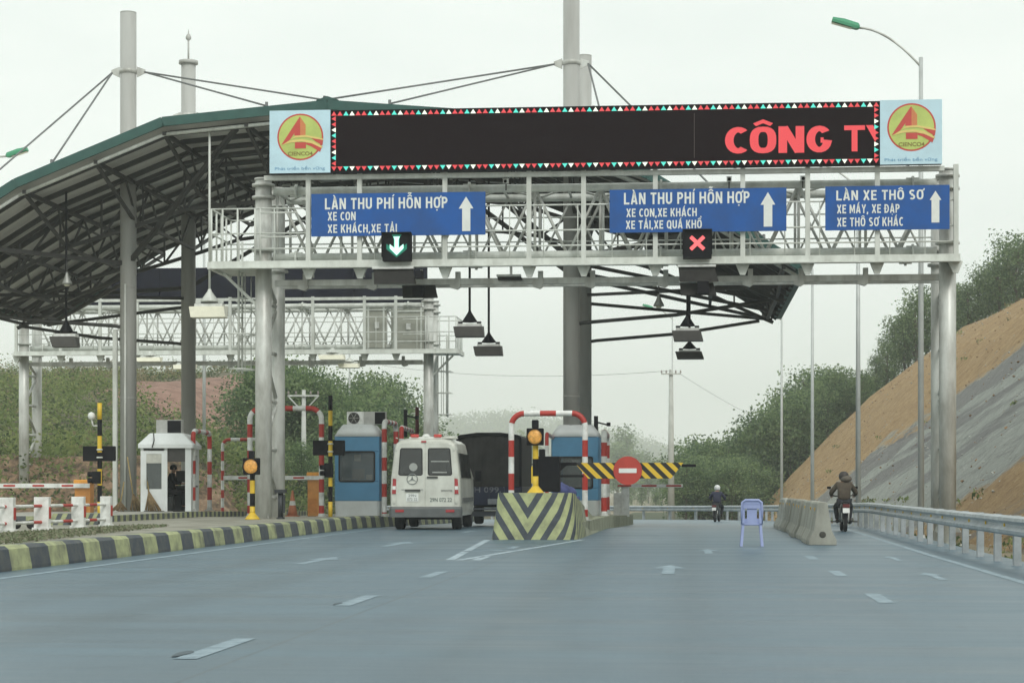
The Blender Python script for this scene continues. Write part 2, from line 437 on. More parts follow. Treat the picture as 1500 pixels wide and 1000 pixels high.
def road_mat():
    m, b, l, xyz, mt, noise, ramp, mix, bump = nodes('blue_grey_concrete', 0.42)
    streak = noise(1.0, (0.10, 1.1, 1), 8, 0.65); fine = noise(14, (0.5, 1, 1), 4); big = noise(0.09, (1, 0.7, 1), 3)
    base = ramp(streak, [(0.30, (0.048,0.094,0.132)), (0.5, (0.071,0.127,0.172)), (0.70, (0.096,0.162,0.208))])
    base = mix(mt('MULTIPLY', fine, 0.35), base, (0.085,0.138,0.172))
    base = mix(mt('MULTIPLY', mt('GREATER_THAN', big, 0.56), 0.0), base, (0.2,0.25,0.28))
    blot = ramp(noise(0.45, (0.6, 1, 1), 5), [(0.42, (0,0,0)), (0.7, (1,1,1))])
    base = mix(mt('MULTIPLY', blot, 0.16), base, (0.155,0.225,0.268))
    trk = None
    for tx in (-7.0, -5.3, -1.7, 0.0):
        g_ = mt('SUBTRACT', 1.0, mt('MINIMUM', mt('MULTIPLY', mt('ABSOLUTE', mt('SUBTRACT', mt('ADD', xyz[0], mt('MULTIPLY', mt('SUBTRACT', big, 0.5), 0.5)), tx)), 2.2), 1.0))
        trk = g_ if trk is None else mt('MAXIMUM', trk, g_)
    base = mix(mt('MULTIPLY', mt('MULTIPLY', trk, streak), 0.75), base, (0.045,0.078,0.10))
    # slab joints: one along the dashes, cross joints every 5 m, a crack-thin dark line each
    jx = mt('LESS_THAN', mt('ABSOLUTE', mt('ADD', xyz[0], 3.15)), 0.018)
    jy = mt('LESS_THAN', mt('FRACT', mt('DIVIDE', xyz[1], 5.0)), 0.006)
    j = mt('MAXIMUM', jx, jy)
    base = mix(mt('MULTIPLY', j, 0.55), base, (0.05,0.07,0.08))
    oil = ramp(noise(0.7, (0.9, 0.05, 1), 4), [(0.46, (0,0,0)), (0.68, (1,1,1))])
    gr_ = noise(38, (1, 1, 1), 3, 0.7)
    base = mix(mt('MULTIPLY', ramp(gr_, [(0.5, (0,0,0)), (0.72, (1,1,1))]), 0.35), base, (0.21,0.28,0.315))
    cross = ramp(noise(1.0, (0.03, 1.7, 1), 6, 0.7), [(0.5, (0,0,0)), (0.68, (1,1,1))])
    base = mix(mt('MULTIPLY', cross, 0.45), base, (0.072,0.118,0.148))
    spots = ramp(noise(2.4, (1, 0.45, 1), 5, 0.6), [(0.66, (0,0,0)), (0.72, (1,1,1))])
    base = mix(mt('MULTIPLY', spots, 0.55), base, (0.045,0.072,0.09))
    base = mix(mt('MULTIPLY', oil, 0.35), base, (0.062,0.098,0.122))
    l.new(base, b.inputs["Base Color"])
    rg = ramp(streak, [(0.3, (0.30,)*3), (0.7, (0.52,)*3)]); l.new(rg, b.inputs["Roughness"])
    bump(fine, 0.12, 0.01)
    return m
def slope_mat():
    m, b, l, xyz, mt, noise, ramp, mix, bump = nodes('cut_earth', 0.95)
    n1 = noise(0.10, (1, 1, 0.6), 5); n3 = noise(1.3, (1, 1, 1), 9, 0.78); n4 = noise(5, (1, 1, 1), 4, 0.7)
    q = mt('ADD', xyz[1], mt('MULTIPLY', xyz[2], 4.5))      # strata run up the face
    def strata(sc, thin, det):
        cb = m.node_tree.nodes.new("ShaderNodeCombineXYZ"); l.new(mt('MULTIPLY', q, sc), cb.inputs[0]); l.new(mt('MULTIPLY', xyz[0], thin), cb.inputs[1]); l.new(mt('MULTIPLY', xyz[2], thin), cb.inputs[2])
        z = m.node_tree.nodes.new("ShaderNodeTexNoise"); z.inputs["Scale"].default_value = 1; z.inputs["Detail"].default_value = det; z.inputs["Roughness"].default_value = 0.65
        l.new(cb.outputs[0], z.inputs["Vector"]); return z.outputs["Fac"]
    s1 = strata(0.11, 0.10, 6); s2 = strata(0.045, 0.05, 5)
    g3 = mt('ADD', mt('MULTIPLY', n3, 0.75), mt('MULTIPLY', n4, 0.25))
    orange = ramp(g3, [(0.30, (0.15,0.088,0.040)), (0.44, (0.32,0.205,0.095)), (0.58, (0.42,0.29,0.145)), (0.70, (0.60,0.47,0.31))])
    grey = ramp(g3, [(0.30, (0.15,0.16,0.145)), (0.46, (0.30,0.32,0.295)), (0.58, (0.37,0.39,0.36)), (0.72, (0.54,0.56,0.53))])
    dark = ramp(s1, [(0.53, (0,0,0)), (0.60, (1,1,1))])
    grey = mix(mt('MULTIPLY', dark, 0.65), grey, (0.125,0.12,0.125))
    edge = mt('ADD', q, mt('ADD', mt('MULTIPLY', mt('SUBTRACT', n1, 0.5), 26), mt('ADD', mt('MULTIPLY', mt('SUBTRACT', s1, 0.5), 34), mt('MULTIPLY', mt('SUBTRACT', g3, 0.5), 16))))
    a = mt('MULTIPLY', ramp(mt('DIVIDE', edge, 400), [(70/400, (0,0,0)), (74/400, (1,1,1))]), ramp(mt('DIVIDE', edge, 400), [(136/400, (1,1,1)), (139/400, (0,0,0))]))
    dk = mt('MULTIPLY', mt('GREATER_THAN', edge, 122), mt('LESS_THAN', edge, 136))
    grey = mix(mt('MULTIPLY', dk, 0.6), grey, (0.135,0.125,0.13))
    band = mt('MULTIPLY', ramp(s1, [(0.54, (0,0,0)), (0.60, (1,1,1))]), 0.7)
    orange = mix(mt('MULTIPLY', band, mt('LESS_THAN', q, 84)), orange, (0.20,0.195,0.18))
    l.new(mix(a, orange, grey), b.inputs["Base Color"])
    bump(g3, 0.9, 0.35)
    return m
def hill_mat(name, cols, red=None):
    m, b, l, xyz, mt, noise, ramp, mix, bump = nodes(name, 0.95)
    n1 = noise(0.25, (1,1,1), 7, 0.7)
    c = ramp(n1, cols)
    if red:
        (rx, ry, rr, col) = red
        dx = mt('SUBTRACT', xyz[0], rx); dy = mt('MULTIPLY', mt('SUBTRACT', xyz[1], ry), 0.24)
        dd = mt('SQRT', mt('ADD', mt('MULTIPLY', dx, dx), mt('MULTIPLY', dy, dy)))
        dd = mt('ADD', dd, mt('MULTIPLY', mt('SUBTRACT', n1, 0.5), 6))
        c = mix(mt('LESS_THAN', dd, rr), c, ramp(noise(0.8, (1,1,1), 8, 0.75), [(0.36, (0.13,0.075,0.052)), (0.5, (0.24,0.135,0.10)), (0.66, (0.34,0.215,0.165))]))
        c = mix(mt('LESS_THAN', mt('ADD', xyz[1], mt('MULTIPLY', n1, 6)), 98), c, ramp(noise(1.5, (1,1,1), 9, 0.8), [(0.38, (0.045,0.037,0.024)), (0.46, (0.15,0.10,0.062)), (0.54, (0.27,0.175,0.11)), (0.64, (0.42,0.31,0.21))]))
    l.new(c, b.inputs["Base Color"]); bump(n1, 0.6, 0.3)
    return m
def chevron_mat():
    m, b, l, xyz, mt, noise, ramp, mix, bump = nodes('chevron_paint', 0.7)
    ax = mt('ABSOLUTE', xyz[0])
    v = mt('SUBTRACT', mt('ADD', xyz[2], 0.12), mt('ADD', mt('MULTIPLY', ax, 1.62), mt('MULTIPLY', mt('MAXIMUM', xyz[1], 0.0), 1.1)))
    s = mt('LESS_THAN', mt('FRACT', mt('DIVIDE', v, 0.60)), 0.44)
    n1 = noise(4, (1,1,1), 6)
    y = ramp(n1, [(0.3, (0.24,0.26,0.15)), (0.6, (0.41,0.45,0.23))]); d = ramp(n1, [(0.3, (0.035,0.043,0.055)), (0.7, (0.07,0.085,0.10))])
    far = mt('GREATER_THAN', xyz[1], 3.4)
    c = mix(s, y, d); c = mix(far, c, ramp(n1, [(0.3, (0.22,0.23,0.17)), (0.6, (0.34,0.36,0.26))]))
    l.new(c, b.inputs["Base Color"]); bump(n1, 0.3, 0.02)
    return m
def diag_mat():
    m, b, l, xyz, mt, noise, ramp, mix, bump = nodes('barrier_stripes', 0.5)
    s = mt('LESS_THAN', mt('FRACT', mt('DIVIDE', mt('ADD', xyz[0], mt('MULTIPLY', xyz[2], 1.0)), 0.30)), 0.5)
    l.new(mix(s, (0.70,0.47,0.035), (0.014,0.014,0.014)), b.inputs["Base Color"])
    return m
def clear_glass():
    m = bpy.data.materials.new('booth_glass'); m.use_nodes = True
    n = m.node_tree.nodes; l = m.node_tree.links; b = n["Principled BSDF"]
    b.inputs["Base Color"].default_value = (0.14,0.16,0.16,1); b.inputs["Roughness"].default_value = 0.1
    b.inputs["Alpha"].default_value = 0.5
    return m
M['cglass'] = clear_glass()
leafm = [mat('leaf_'+k, c, 0.6, 0, 0.22, 0.6, spec=0.3) for k, c in (('mid',(0.135,0.200,0.090)), ('light',(0.205,0.275,0.130)), ('deep',(0.078,0.128,0.064)))]
scrubm = [mat('scrub_'+k, c, 0.7, 0, 0.2, 0.4, spec=0.25) for k, c in (('green',(0.155,0.205,0.075)), ('light',(0.24,0.28,0.115)), ('dry',(0.23,0.205,0.125)), ('deep',(0.070,0.100,0.045)))]
for m_ in leafm + scrubm:      # thin leaves let light through
    n_ = m_.node_tree.nodes; l_ = m_.node_tree.links; b_ = n_["Principled BSDF"]
    tr = n_.new("ShaderNodeBsdfTranslucent"); mx_ = n_.new("ShaderNodeMixShader"); mx_.inputs[0].default_value = 0.42
    src = b_.inputs["Base Color"].links[0].from_socket
    hs_ = n_.new("ShaderNodeHueSaturation"); hs_.inputs["Value"].default_value = 1.5; hs_.inputs["Saturation"].default_value = 1.05; l_.new(src, hs_.inputs["Color"])
    l_.new(hs_.outputs[0], tr.inputs[0]); l_.new(b_.outputs[0], mx_.inputs[1]); l_.new(tr.outputs[0], mx_.inputs[2])
    l_.new(mx_.outputs[0], n_["Material Output"].inputs["Surface"])
barkm = mat('bark', (0.12,0.10,0.075), 0.9, 0, 0.3, 6)

# ---------------------------------------------------------------- ground, road, terrain
GR = [(4.75,-16),(4.80,20),(4.88,36),(5.05,50),(5.2,62),(5.25,76),(4.6,90),(3.3,102),(1.0,109.5),(-2.6,113),(-8,114.5),(-22,114.5)]   # guardrail line
def grail_x(Y):
    for (a, b), (c, d) in zip(GR, GR[1:]):
        if b <= Y <= d and d > b: return a + (c-a)*(Y-b)/(d-b)
    return GR[0][0]
def gz(Y): return rz(Y) - 0.42
g = MB()
xs = [-3000,-400,-120,-40,0,40,120,400,3000]; ys = [-600,0,58,120,180,240,600,4500]
vs = [(x, y, gz(y)) for y in ys for x in xs]
g.add(vs, [(j*9+i, j*9+i+1, (j+1)*9+i+1, (j+1)*9+i) for j in range(7) for i in range(8)])
struct(g.build('ground', hill_mat('bare_soil', [(0.3,(0.12,0.105,0.07)), (0.5,(0.20,0.17,0.11)), (0.72,(0.27,0.22,0.14))])))
g = MB()
rows = [-16,0,20,36,50,58,62,70,76,83,90,96,102,106,109.5,111.5,113]
sec = []
for y in rows:
    xr = grail_x(y) + 0.55
    sec.append([(-48, y, rz(y)), (xr, y, rz(y)), (xr, y, rz(y)-0.5), (-48, y, rz(y)-0.5)])
g.loft(sec, smooth=False)
ROADM = road_mat()
struct(g.build('road', ROADM))
mk = MB()
def strip(pts, wd, m=0, z=0.004):
    pts = [Vector((x, y, 0)) for x, y in pts]
    L = []; Rr = []
    for i, p in enumerate(pts):
        d = (pts[min(i+1, len(pts)-1)] - pts[max(i-1, 0)]).normalized(); s = Vector((d.y, -d.x, 0)) * wd/2
        L.append(p - s); Rr.append(p + s)
    vs = [(q.x, q.y, rz(q.y)+z) for q in L] + [(q.x, q.y, rz(q.y)+z) for q in Rr]; n = len(pts)
    mk.add(vs, [(i, n+i, n+i+1, i+1) for i in range(n-1)], m)
strip([(-9.06,y) for y in (-10,20,40,58,70,84)], 0.16, 1)
strip([(grail_x(y)-0.62, y) for y in (-10,20,36,50,58,62,70,76,83,90,96)], 0.14, 1)
for k in range(-1, 6):
    y = 13.6 + 6.3*k
    strip([(-3.52,y),(-3.52,y+1.9)], 0.17, 1 if k != 3 else 0)
for k in range(0, 5):
    y = 20.9 + 6.2*k
    if y < 39: strip([(2.05+0.015*k,y),(2.05+0.015*k,y+1.8)], 0.17, 1)
def road_arrow(x, y, s=1.0, m=1):
    mk.add([(x+a*s, y+b*s, rz(y)+0.004) for a, b in ((-0.08,0),(0.08,0),(0.08,1.7),(0.24,1.7),(0,2.9),(-0.24,1.7),(-0.08,1.7))], [(0,1,2,3,4,5,6)], m)
for x, y, s in ((-6.1,30.6,1.15), (-6.2,40,1.25), (-0.3,27.6,1.1), (0.35,36.2,0.9), (3.3,26.2,0.75), (3.45,33,0.7), (-6.0,52,1)):
    road_arrow(x, y, s)
# painted gore in front of the island nose
strip([(-3.95,32.5),(-4.62,45.2)], 0.15); strip([(-3.80,32.5),(-2.45,45.6)], 0.15)
for y in (37,40,43): strip([(-4.15-(y-33)*0.03,y),(-3.35+(y-37)*0.1,y+1.0)], 0.22, 1)
struct(mk.build('road_markings', [M['mark'], M['mark2']]))
mk = MB()   # tar patches beside the dashes
for x, y, a, b in ((-3.64,14.0,0.05,0.26),(-3.62,20.2,0.035,0.2)):
    mk.add([(x+a*math.cos(t)*(1+.2*math.sin(3*t)), y+b*math.sin(t), 0.0075) for t in [2*math.pi*i/12 for i in range(12)]], [tuple(range(12))])
struct(mk.build('tar_patches', mat('tar', (0.055,0.085,0.105), 0.6, 0, 0.3, 6)))
# left platform with a striped kerb
PZ = 0.33
g = MB()
n = 92; K0 = 12.0
secs = []; 
for i in range(n+1):
    y = K0 + 0.88*i; r = rz(y)
    secs.append([(-9.75,y,r-0.3),(-9.75,y,r+0.04),(-9.80,y,r+0.31),(-9.86,y,r+0.36),(-10.08,y,r+0.36),(-10.08,y,r-0.3)])
g.loft(secs, cap=True, smooth=False, mf=lambda i, j: i % 2)
struct(g.build('kerb', [M['kerb_y'], M['kerb_d']], bevel=0))
g = MB()
secs = []
for y in (12,40,58,75,92.9):
    r = rz(y); secs.append([(-10.08,y,r-0.3),(-10.08,y,r+PZ),(-47,y,r+PZ),(-47,y,r-0.3)])
g.loft(secs, smooth=False)
struct(g.build('pavement', mat('dusty_pavement', (0.27,0.265,0.22), 0.9, 0, 0.25, 1.2, bump=0.3, grime=(0.155,0.15,0.115))))
g = MB(); P2Z = PZ + 0.16      # second island behind
for i in range(110):
    y = 48.5 + 0.26*i; x = -14.75 + 0.02*(y-50)*0.6
    g.box((x, y+0.13, rz(y)+PZ+0.08), (0.2, 0.26, 0.16), i % 2)
for i in range(18): g.box((-14.9-0.26*i, 48.5, rz(48)+PZ+0.079), (0.26, 0.2, 0.158), i % 2)
struct(g.build('island_kerb', [M['kerb_y'], M['kerb_d']]))
g = MB()
g.loft([[(-14.72-0.1,y,rz(y)+PZ-0.05),(-14.72-0.1,y,rz(y)+P2Z-0.012),(-19.6,y,rz(y)+P2Z-0.012),(-19.6,y,rz(y)+PZ-0.05)] for y in (48.6,58,77)], smooth=False)
struct(g.build('island_pavement', M['conc']))
# centre island and its painted nose
CI0, CI1 = 46.2, 76.0
g = MB()
g.loft([[(-4.4,y,rz(y)-0.3),(-4.4,y,rz(y)+0.36),(x,y,rz(y)+0.36),(x,y,rz(y)-0.3)] for y, x in ((47,-2.62),(58,-2.42),(68,-2.2),(76,-2.15))], smooth=False)
struct(g.build('centre_island', mat('dusty_yellow_kerb', (0.30,0.32,0.23), 0.85, 0, 0.2, 2, bump=0.2, grime=(0.20,0.21,0.15))))
NOSE = (-3.72, 45.6, 0)
secs = []
def nose_ring(z, grow):
    pts = []
    x0, x1 = -4.42-grow+3.72, -2.72+grow+3.72   # local
    # front-left corner, front, front-right rounded, right side going back
    for a in range(5):
        t = R(180+90*a/4); pts.append((x0+0.12+0.12*math.cos(t), 0.12-grow*0.6+0.12*math.sin(t)))
    for a in range(9):
        t = R(270+90*a/8); pts.append((x1-0.55+0.55*math.cos(t), 0.55-grow*0.6+0.55*math.sin(t)))
    return pts
rings = []
def hz_(y, f):      # the wall is 1.08 m high in front and slopes down along its right side
    top = 1.08 if y < 1.2 else max(0.40, 1.08 - (y-1.2)*0.13)
    return top*f
back_pts = [1.4,2.2,3.2,4.6,6.4,8.5]
for f, gr in ((0.0, 0.14), (0.35, 0.09), (0.75, 0.03), (1.0, 0.0)):
    p = nose_ring(0, gr)
    ring = [(x, y, hz_(y, f)) for x, y in p]
    xr = p[-1][0]
    ring += [(xr+0.012*yy, yy, hz_(yy, f)) for yy in back_pts]
    ring += [(xr-0.30+0.012*yy, yy, hz_(yy, f)) for yy in back_pts[::-1]]
    ring += [(xr-0.30, 1.15, hz_(1.15, f)), (p[0][0], 1.15, hz_(1.15, f))]
    rings.append(ring)
g = MB(); g.loft(rings, cap=True, smooth=False)
o = g.build('crash_block', chevron_mat()); o.location = NOSE
tag(o, 'yellow-green and dark chevron painted concrete crash block at the island nose', 'crash block')

# right cut slope
rng_s = np.random.default_rng(21)
PROF = [(-5,-0.3),(0,0),(10.2,10.6),(17.3,16.0),(23.7,18.7),(35,21.6),(60,25),(120,28)]
def prof(u):
    for (a, b), (c, d) in zip(PROF, PROF[1:]):
        if a <= u <= c: return b + (d-b)*(u-a)/(c-a)
    return PROF[0][1] if u < 0 else PROF[-1][1]
def xb(Y): return float(np.interp(Y, [-20,80,130,172], [8.0,8.0,6.8,4.9]))
from mathutils import noise as mn
def nz3(x, y, s): return mn.noise(Vector((x/s, y/s, 3.1)))
g = MB()
us = [0,0.8,1.6,2.6,3.6,4.8,6,7.4,8.8,10.2,12,14,16,18,20.5,23.7,28,35,45,60]
yy_ = [-20+2.4*i for i in range(81)]
for y in yy_:
    for u in us:
        b = gz(y); z = b - 0.1 + prof(u)*(1.0 if y < 171 else max(0.0, 1-(y-171)/5.0))
        if u > 0 and y < 171: z += (0.32*nz3(u*2, y, 2.5) + 0.55*nz3(u, y*2, 9))*min(1, u/3)
        g.v.append((xb(y)+u, y, z))
nu = len(us)
for j in range(len(yy_)-1):
    for i in range(nu-1):
        g.f.append([j*nu+i, j*nu+i+1, (j+1)*nu+i+1, (j+1)*nu+i]); g.mi.append(0); g.sm.append(True)
struct(g.build('cut_slope', slope_mat()))
rk = random.Random(11)      # loose stones and clods lying on the cut face
def stones(name, n, mat_, label, lo, hi):
    g = MB()
    for k in range(n):
        y = rk.uniform(30, 169); u = 26*rk.random()**1.3 + 0.1
        if u < 0.5: y = rk.uniform(25, 120)
        s = rk.uniform(lo, hi)*rk.uniform(0.6, 1.3)
        z = gz(y) - 0.1 + prof(u) + (0.32*nz3(u*2, y, 2.5) + 0.55*nz3(u, y*2, 9))*min(1, u/3)
        c = Vector((xb(y)+u, y, z)); v = []
        for a in range(5): v.append(c + Vector((math.cos(a*1.256)*s*rk.uniform(.6,1.2), math.sin(a*1.256)*s*rk.uniform(.6,1.2), rk.uniform(-.2,.35)*s)))
        v.append(c + Vector((0,0,s*rk.uniform(.5,.9)))); v.append(c - Vector((0,0,s*0.5)))
        g.add(v, [(i, (i+1) % 5, 5) for i in range(5)] + [((i+1) % 5, i, 6) for i in range(5)], 0)
    o = g.build(name, mat_); o['kind'] = 'stuff'; o['label'] = label
stones('loose_stones', 2600, mat('stone_grey', (0.40,0.41,0.38), 0.9, 0, 0.3, 0.8, grime=(0.2,0.19,0.16)), 'pale loose stones scattered over the cut slope', 0.018, 0.075)
stones('earth_clods', 2600, mat('clod_brown', (0.27,0.17,0.09), 0.95, 0, 0.4, 0.8), 'brown earth clods scattered over the cut slope', 0.02, 0.085)
C = []
for k in range(190):
    y = rk.uniform(22, 165); u = rk.uniform(-1.6, 1.4) if k < 140 else rk.uniform(1, 22)
    z = gz(y) - 0.05 + (prof(u) if u > 0 else 0); hh = rk.uniform(0.1, 0.28)
    C.append(np.array([xb(y)+u, y, z+hh*0.5]) + np.clip(rng_s.normal(size=(26,3)), -1.6, 1.6)*np.array([0.16,0.16,hh*0.35]))
C = np.concatenate(C)
o = quads_mesh('slope_weeds', leaves(rng_s, C, 0.075, 1.6), rng_s.integers(0, 4, len(C)), scrubm)
o['kind'] = 'stuff'; o['label'] = 'small weeds along the foot of the cut slope and on its face'
def hf_right(X, Y):
    k = np.interp(Y, [168,174,230,300], [0.0,1,1,0.6])
    return gz(Y) - 0.05 + 0.9*prof(X-4.9)*float(k) if X > 4.9 else gz(Y) - 0.05
g = MB(); nx = 40; ny = 20
for j in range(ny):
    y = 168 + j*6.5
    for i in range(nx):
        x = -10 + i*2.2; g.v.append((x, y, hf_right(x, y) + (0.06 if x > -9 else 0)))
for j in range(ny-1):
    for i in range(nx-1):
        g.f.append([j*nx+i, j*nx+i+1, (j+1)*nx+i+1, (j+1)*nx+i]); g.mi.append(0); g.sm.append(True)
struct(g.build('forest_hill', hill_mat('forest_floor', [(0.3,(0.03,0.042,0.02)), (0.7,(0.07,0.085,0.035))])))
def sst(a, b, x):
    t = max(0, min(1, (x-a)/(b-a))); return t*t*(3-2*t)
def hf_left(X, Y):
    b = sst(87, 93, Y)*3.6*sst(-19, -25, X)
    u = float(np.interp(Y, [98,150,190,260], [0,6.9,10.6,11.5]))*sst(-27, -41, X)
    return gz(Y) + b + u + 0.5*nz3(X, Y, 8)*sst(90, 100, Y)*sst(-19, -25, X) - 0.02
g = MB(); nx = 60; ny = 48
for j in range(ny):
    y = 86 + j*3.2
    for i in range(nx):
        x = -14 - i*2.2; g.v.append((x, y, hf_left(x, y)))
for j in range(ny-1):
    for i in range(nx-1):
        g.f.append([j*nx+i, (j+1)*nx+i, (j+1)*nx+i+1, j*nx+i+1]); g.mi.append(0); g.sm.append(True)
struct(g.build('scrub_hill', hill_mat('scrub_soil', [(0.3,(0.06,0.062,0.035)), (0.5,(0.12,0.105,0.065)), (0.72,(0.17,0.15,0.10))], red=(-39.0,163,6.8,None))))
# far wooded ridge
RK = 4.5
def ridge(X):
    px = 1010 + X*2900/(430*RK)
    return RK*float(np.interp(px, [-200,300,600,640,700,760,830,880,920,960,1000,1060,1200], [30,28,16,15.5,17,17,15,13,12,10.5,9.5,9,8]))
g = MB(); nx = 100
for j, (y, k) in enumerate(((1725,0),(1845,0.72),(1995,1.0),(2220,0.9))):
    for i in range(nx):
        x = -840 + i*12.75; g.v.append((x, y, -2.5 + k*(ridge(x)-6+3*nz3(x, y, 40))))
for j in range(3):
    for i in range(nx-1):
        g.f.append([j*nx+i, j*nx+i+1, (j+1)*nx+i+1, (j+1)*nx+i]); g.mi.append(0); g.sm.append(True)
struct(g.build('far_ridge', hill_mat('ridge_floor', [(0.3,(0.03,0.045,0.022)), (0.7,(0.06,0.08,0.035))])))
rng = np.random.default_rng(5)
C = []
for k in range(2300):
    x = rng.uniform(-690, 180); y = rng.uniform(1740, 1995)
    kk = np.interp(y, [1725,1845,1995], [0,0.72,1.0]); z = -2.5 + kk*(ridge(x)-6)
    hh = rng.uniform(7, 15)*(1.25 if rng.random() < 0.08 else 1)
    C.append(np.array([x,y,z+hh*0.6]) + rng.normal(size=(40,3))*np.array([4.0,4.0,hh*0.27]))
C = np.concatenate(C)
o = quads_mesh('far_wood', leaves(rng, C, 1.2, 0.6), rng.integers(0, 3, len(C)), leafm)
o['kind'] = 'stuff'; o['label'] = 'hazy blue-green wood covering the far ridge behind the toll plaza'
# scrub on the left hill
C = []; MI = []
def in_red(x, y): return math.hypot(x+39.0, (y-163)*0.24) < 6.4
for k in range(9500):
    x = -20 - 84*rng.random()**1.2; y = 88.5 + 116*rng.random()**1.25
    if in_red(x, y): continue
    d = nz3(x+50, y, 13)
    if y > 160 and d > -0.05 and rng.random() < 0.75: continue
    if y < 96 and (d < -0.08 or rng.random() < 0.45): continue
    z = hf_left(x, y); hh = rng.uniform(0.5, 1.5)*(1.25 if d > 0.1 else 0.9)
    nn = 36
    c = np.array([x,y,z+hh*0.45]) + np.clip(rng.normal(size=(nn,3)),-1.7,1.7)*np.array([0.55,0.55,hh*0.33]); c[:,2] = np.maximum(c[:,2], z+0.05)
    C.append(c)
    p = [0.50,0.26,0.06,0.18] if y < 160 else [0.2,0.08,0.52,0.2]
    MI.append(np.full(nn, rng.choice(4, p=p)))
C = np.concatenate(C); MI = np.concatenate(MI)
o = quads_mesh('hillside_scrub', leaves(rng, C, 0.115, 0.7), MI, scrubm)
o['kind'] = 'stuff'; o['label'] = 'dense green and dry scrub growing over the left hillside'
# weeds on the kerbside soil and grass on the pavement corner
C = []
n = 26000
X = rng.uniform(-13.2, -10.2, n); Y = rng.uniform(20, 43.5, n)
ok = (X < np.interp(Y, [20,30,43.5], [-10.15,-10.35,-11.6])) & (X > np.interp(Y, [20,36,43.5], [-13,-12.7,-12.3]))
X, Y = X[ok], Y[ok]
lv = leaves(rng, np.stack([X, Y, PZ+0.02+rng.uniform(0,0.03,len(X))], axis=1), 0.030, 0.9)
o = quads_mesh('grass', lv, rng.integers(0, 3, len(X)), [mat('grass_a', (0.13,0.165,0.085), 0.8, 0, 0.2, 3), mat('grass_b', (0.17,0.195,0.11), 0.8, 0, 0.2, 3), mat('grass_c', (0.21,0.20,0.14), 0.8, 0, 0.2, 3)])
o['kind'] = 'stuff'; o['label'] = 'thin grass on the pavement corner behind the striped kerb'

# ---------------------------------------------------------------- trees
def make_tree(seed, h, wd, n_cl, n_lf, size, feathery=False, label='', group=''):
    rng = np.random.default_rng(seed); rd = random.Random(seed)
    root = thing('tree', label, 'tree', (0,0,0), group)
    t = MB()
    bend = [Vector((0,0,-0.4))]
    for k in range(1, 6): bend.append(Vector((rd.uniform(-1,1)*0.05*h*k/5, rd.uniform(-1,1)*0.05*h*k/5, h*0.82*k/5)))
    t.pipe(bend, 0.024*h, 8, 0, 0.007*h)
    cl = []
    for k in range(n_cl):
        a = rd.uniform(0, 2*math.pi); f = rd.uniform(0.22 if not feathery else 0.3, 1.0)
        env = math.sin(math.pi*min(1, max(0.05, (f-0.1)/0.95)))**0.6 if not feathery else (1.15-f)*0.95
        r = wd*env*math.sqrt(rd.uniform(0.05, 1.0))
        c = Vector((r*math.cos(a), r*math.sin(a), h*f)); cl.append(c)
        if k % 3 == 0:
            zb = min(0.8*h, c.z*0.72); i = min(4, int(zb/(0.82*h)*5)); b = bend[i].lerp(bend[i+1], 0.5)
            t.pipe([b, b.lerp(c, 0.55)+Vector((0,0,0.04*h)), c], 0.009*h, 5, 0, 0.003*h, cap=False)
    t.build('trunk', barkm, root)
    C = []; MI = []
    for c in cl:
        s = rd.uniform(0.09, 0.17)*h*(0.75 if feathery else 1)
        C.append(np.array(c) + np.clip(rng.normal(size=(n_lf,3)),-1.5,1.5)*np.array([s,s,s*(0.62 if not feathery else 0.85)]))
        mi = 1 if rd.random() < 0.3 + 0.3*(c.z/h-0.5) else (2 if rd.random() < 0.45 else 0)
        MI.append(np.where(rng.random(n_lf) < 0.8, mi, rng.integers(0, 3, n_lf)))
    C = np.concatenate(C); MI = np.concatenate(MI); C[:,2] = np.maximum(C[:,2], 0.1*h)
    quads_mesh('crown', leaves(rng, C, size, 0.7), MI, leafm, root)
    return root
G1, G2, G3, G4 = 'trees on the right forest hill', 'trees along the crest of the cut slope', 'trees behind the blue booth', 'hazy trees beyond the road bend'
protoA = [make_tree(10+i, 6.5, 2.4, 46, 95, 0.135, False, 'dark green bushy tree on the forested hill right of the road', G1) for i in range(4)]
protoB = [make_tree(30+i, 7.0, 1.7, 40, 75, 0.115, True, 'feathery pale green tree on the crest above the orange cut slope', G2) for i in range(3)]
protoC = [make_tree(50+i, 6.5, 2.7, 54, 120, 0.115, False, 'rounded green tree on the hillside behind the blue toll booth', G3) for i in range(2)]
protoD = [make_tree(70+i, 7.0, 2.0, 34, 60, 0.17, True, 'hazy grey-green tree far beyond the bend of the road', G4) for i in range(2)]
used = {}
def put(protos, k, px, Y, zf, s, label=None, X=None):
    p = protos[k % len(protos)]
    x = gx(px, Y) if X is None else X
    loc = (x, Y, zf(x, Y) - 0.1)
    if p.name not in used:
        used[p.name] = 1; p.location = loc; p.rotation_euler = (0,0,k*1.7); p.scale = (s,s,s)
        if label: p['label'] = label
        return p
    return dup(p, loc, k*1.7, label, None, (s*(0.9+0.2*((k*37)%10)/10), s, s))
rd = random.Random(3)
k = 0
for Y, p0, p1, st, sc in ((156,1008,1085,15,0.55), (165,1012,1110,17,0.62), (178,1010,1280,18,0.9), (190,1012,1290,20,0.95), (204,1040,1300,23,1.0), (182,1110,1270,24,0.75)):
    px = p0
    while px < p1:
        qx = px+rd.uniform(-6,6); qy = Y+rd.uniform(-4,4); zt_ = zz(qx, float(np.interp(qx, [1000,1012,1060,1090,1120,1180,1200,1240,1276,1300], [665,645,628,603,575,553,536,540,545,520])), qy)
        s_ = min((zt_ - hf_right(gx(qx,qy), qy))/7.0, 1.15)*rd.uniform(0.72, 1.06)
        if s_ > 0.28: put(protoA, k, qx, qy, hf_right, min(s_, sc*1.25)); k += 1
        px += st
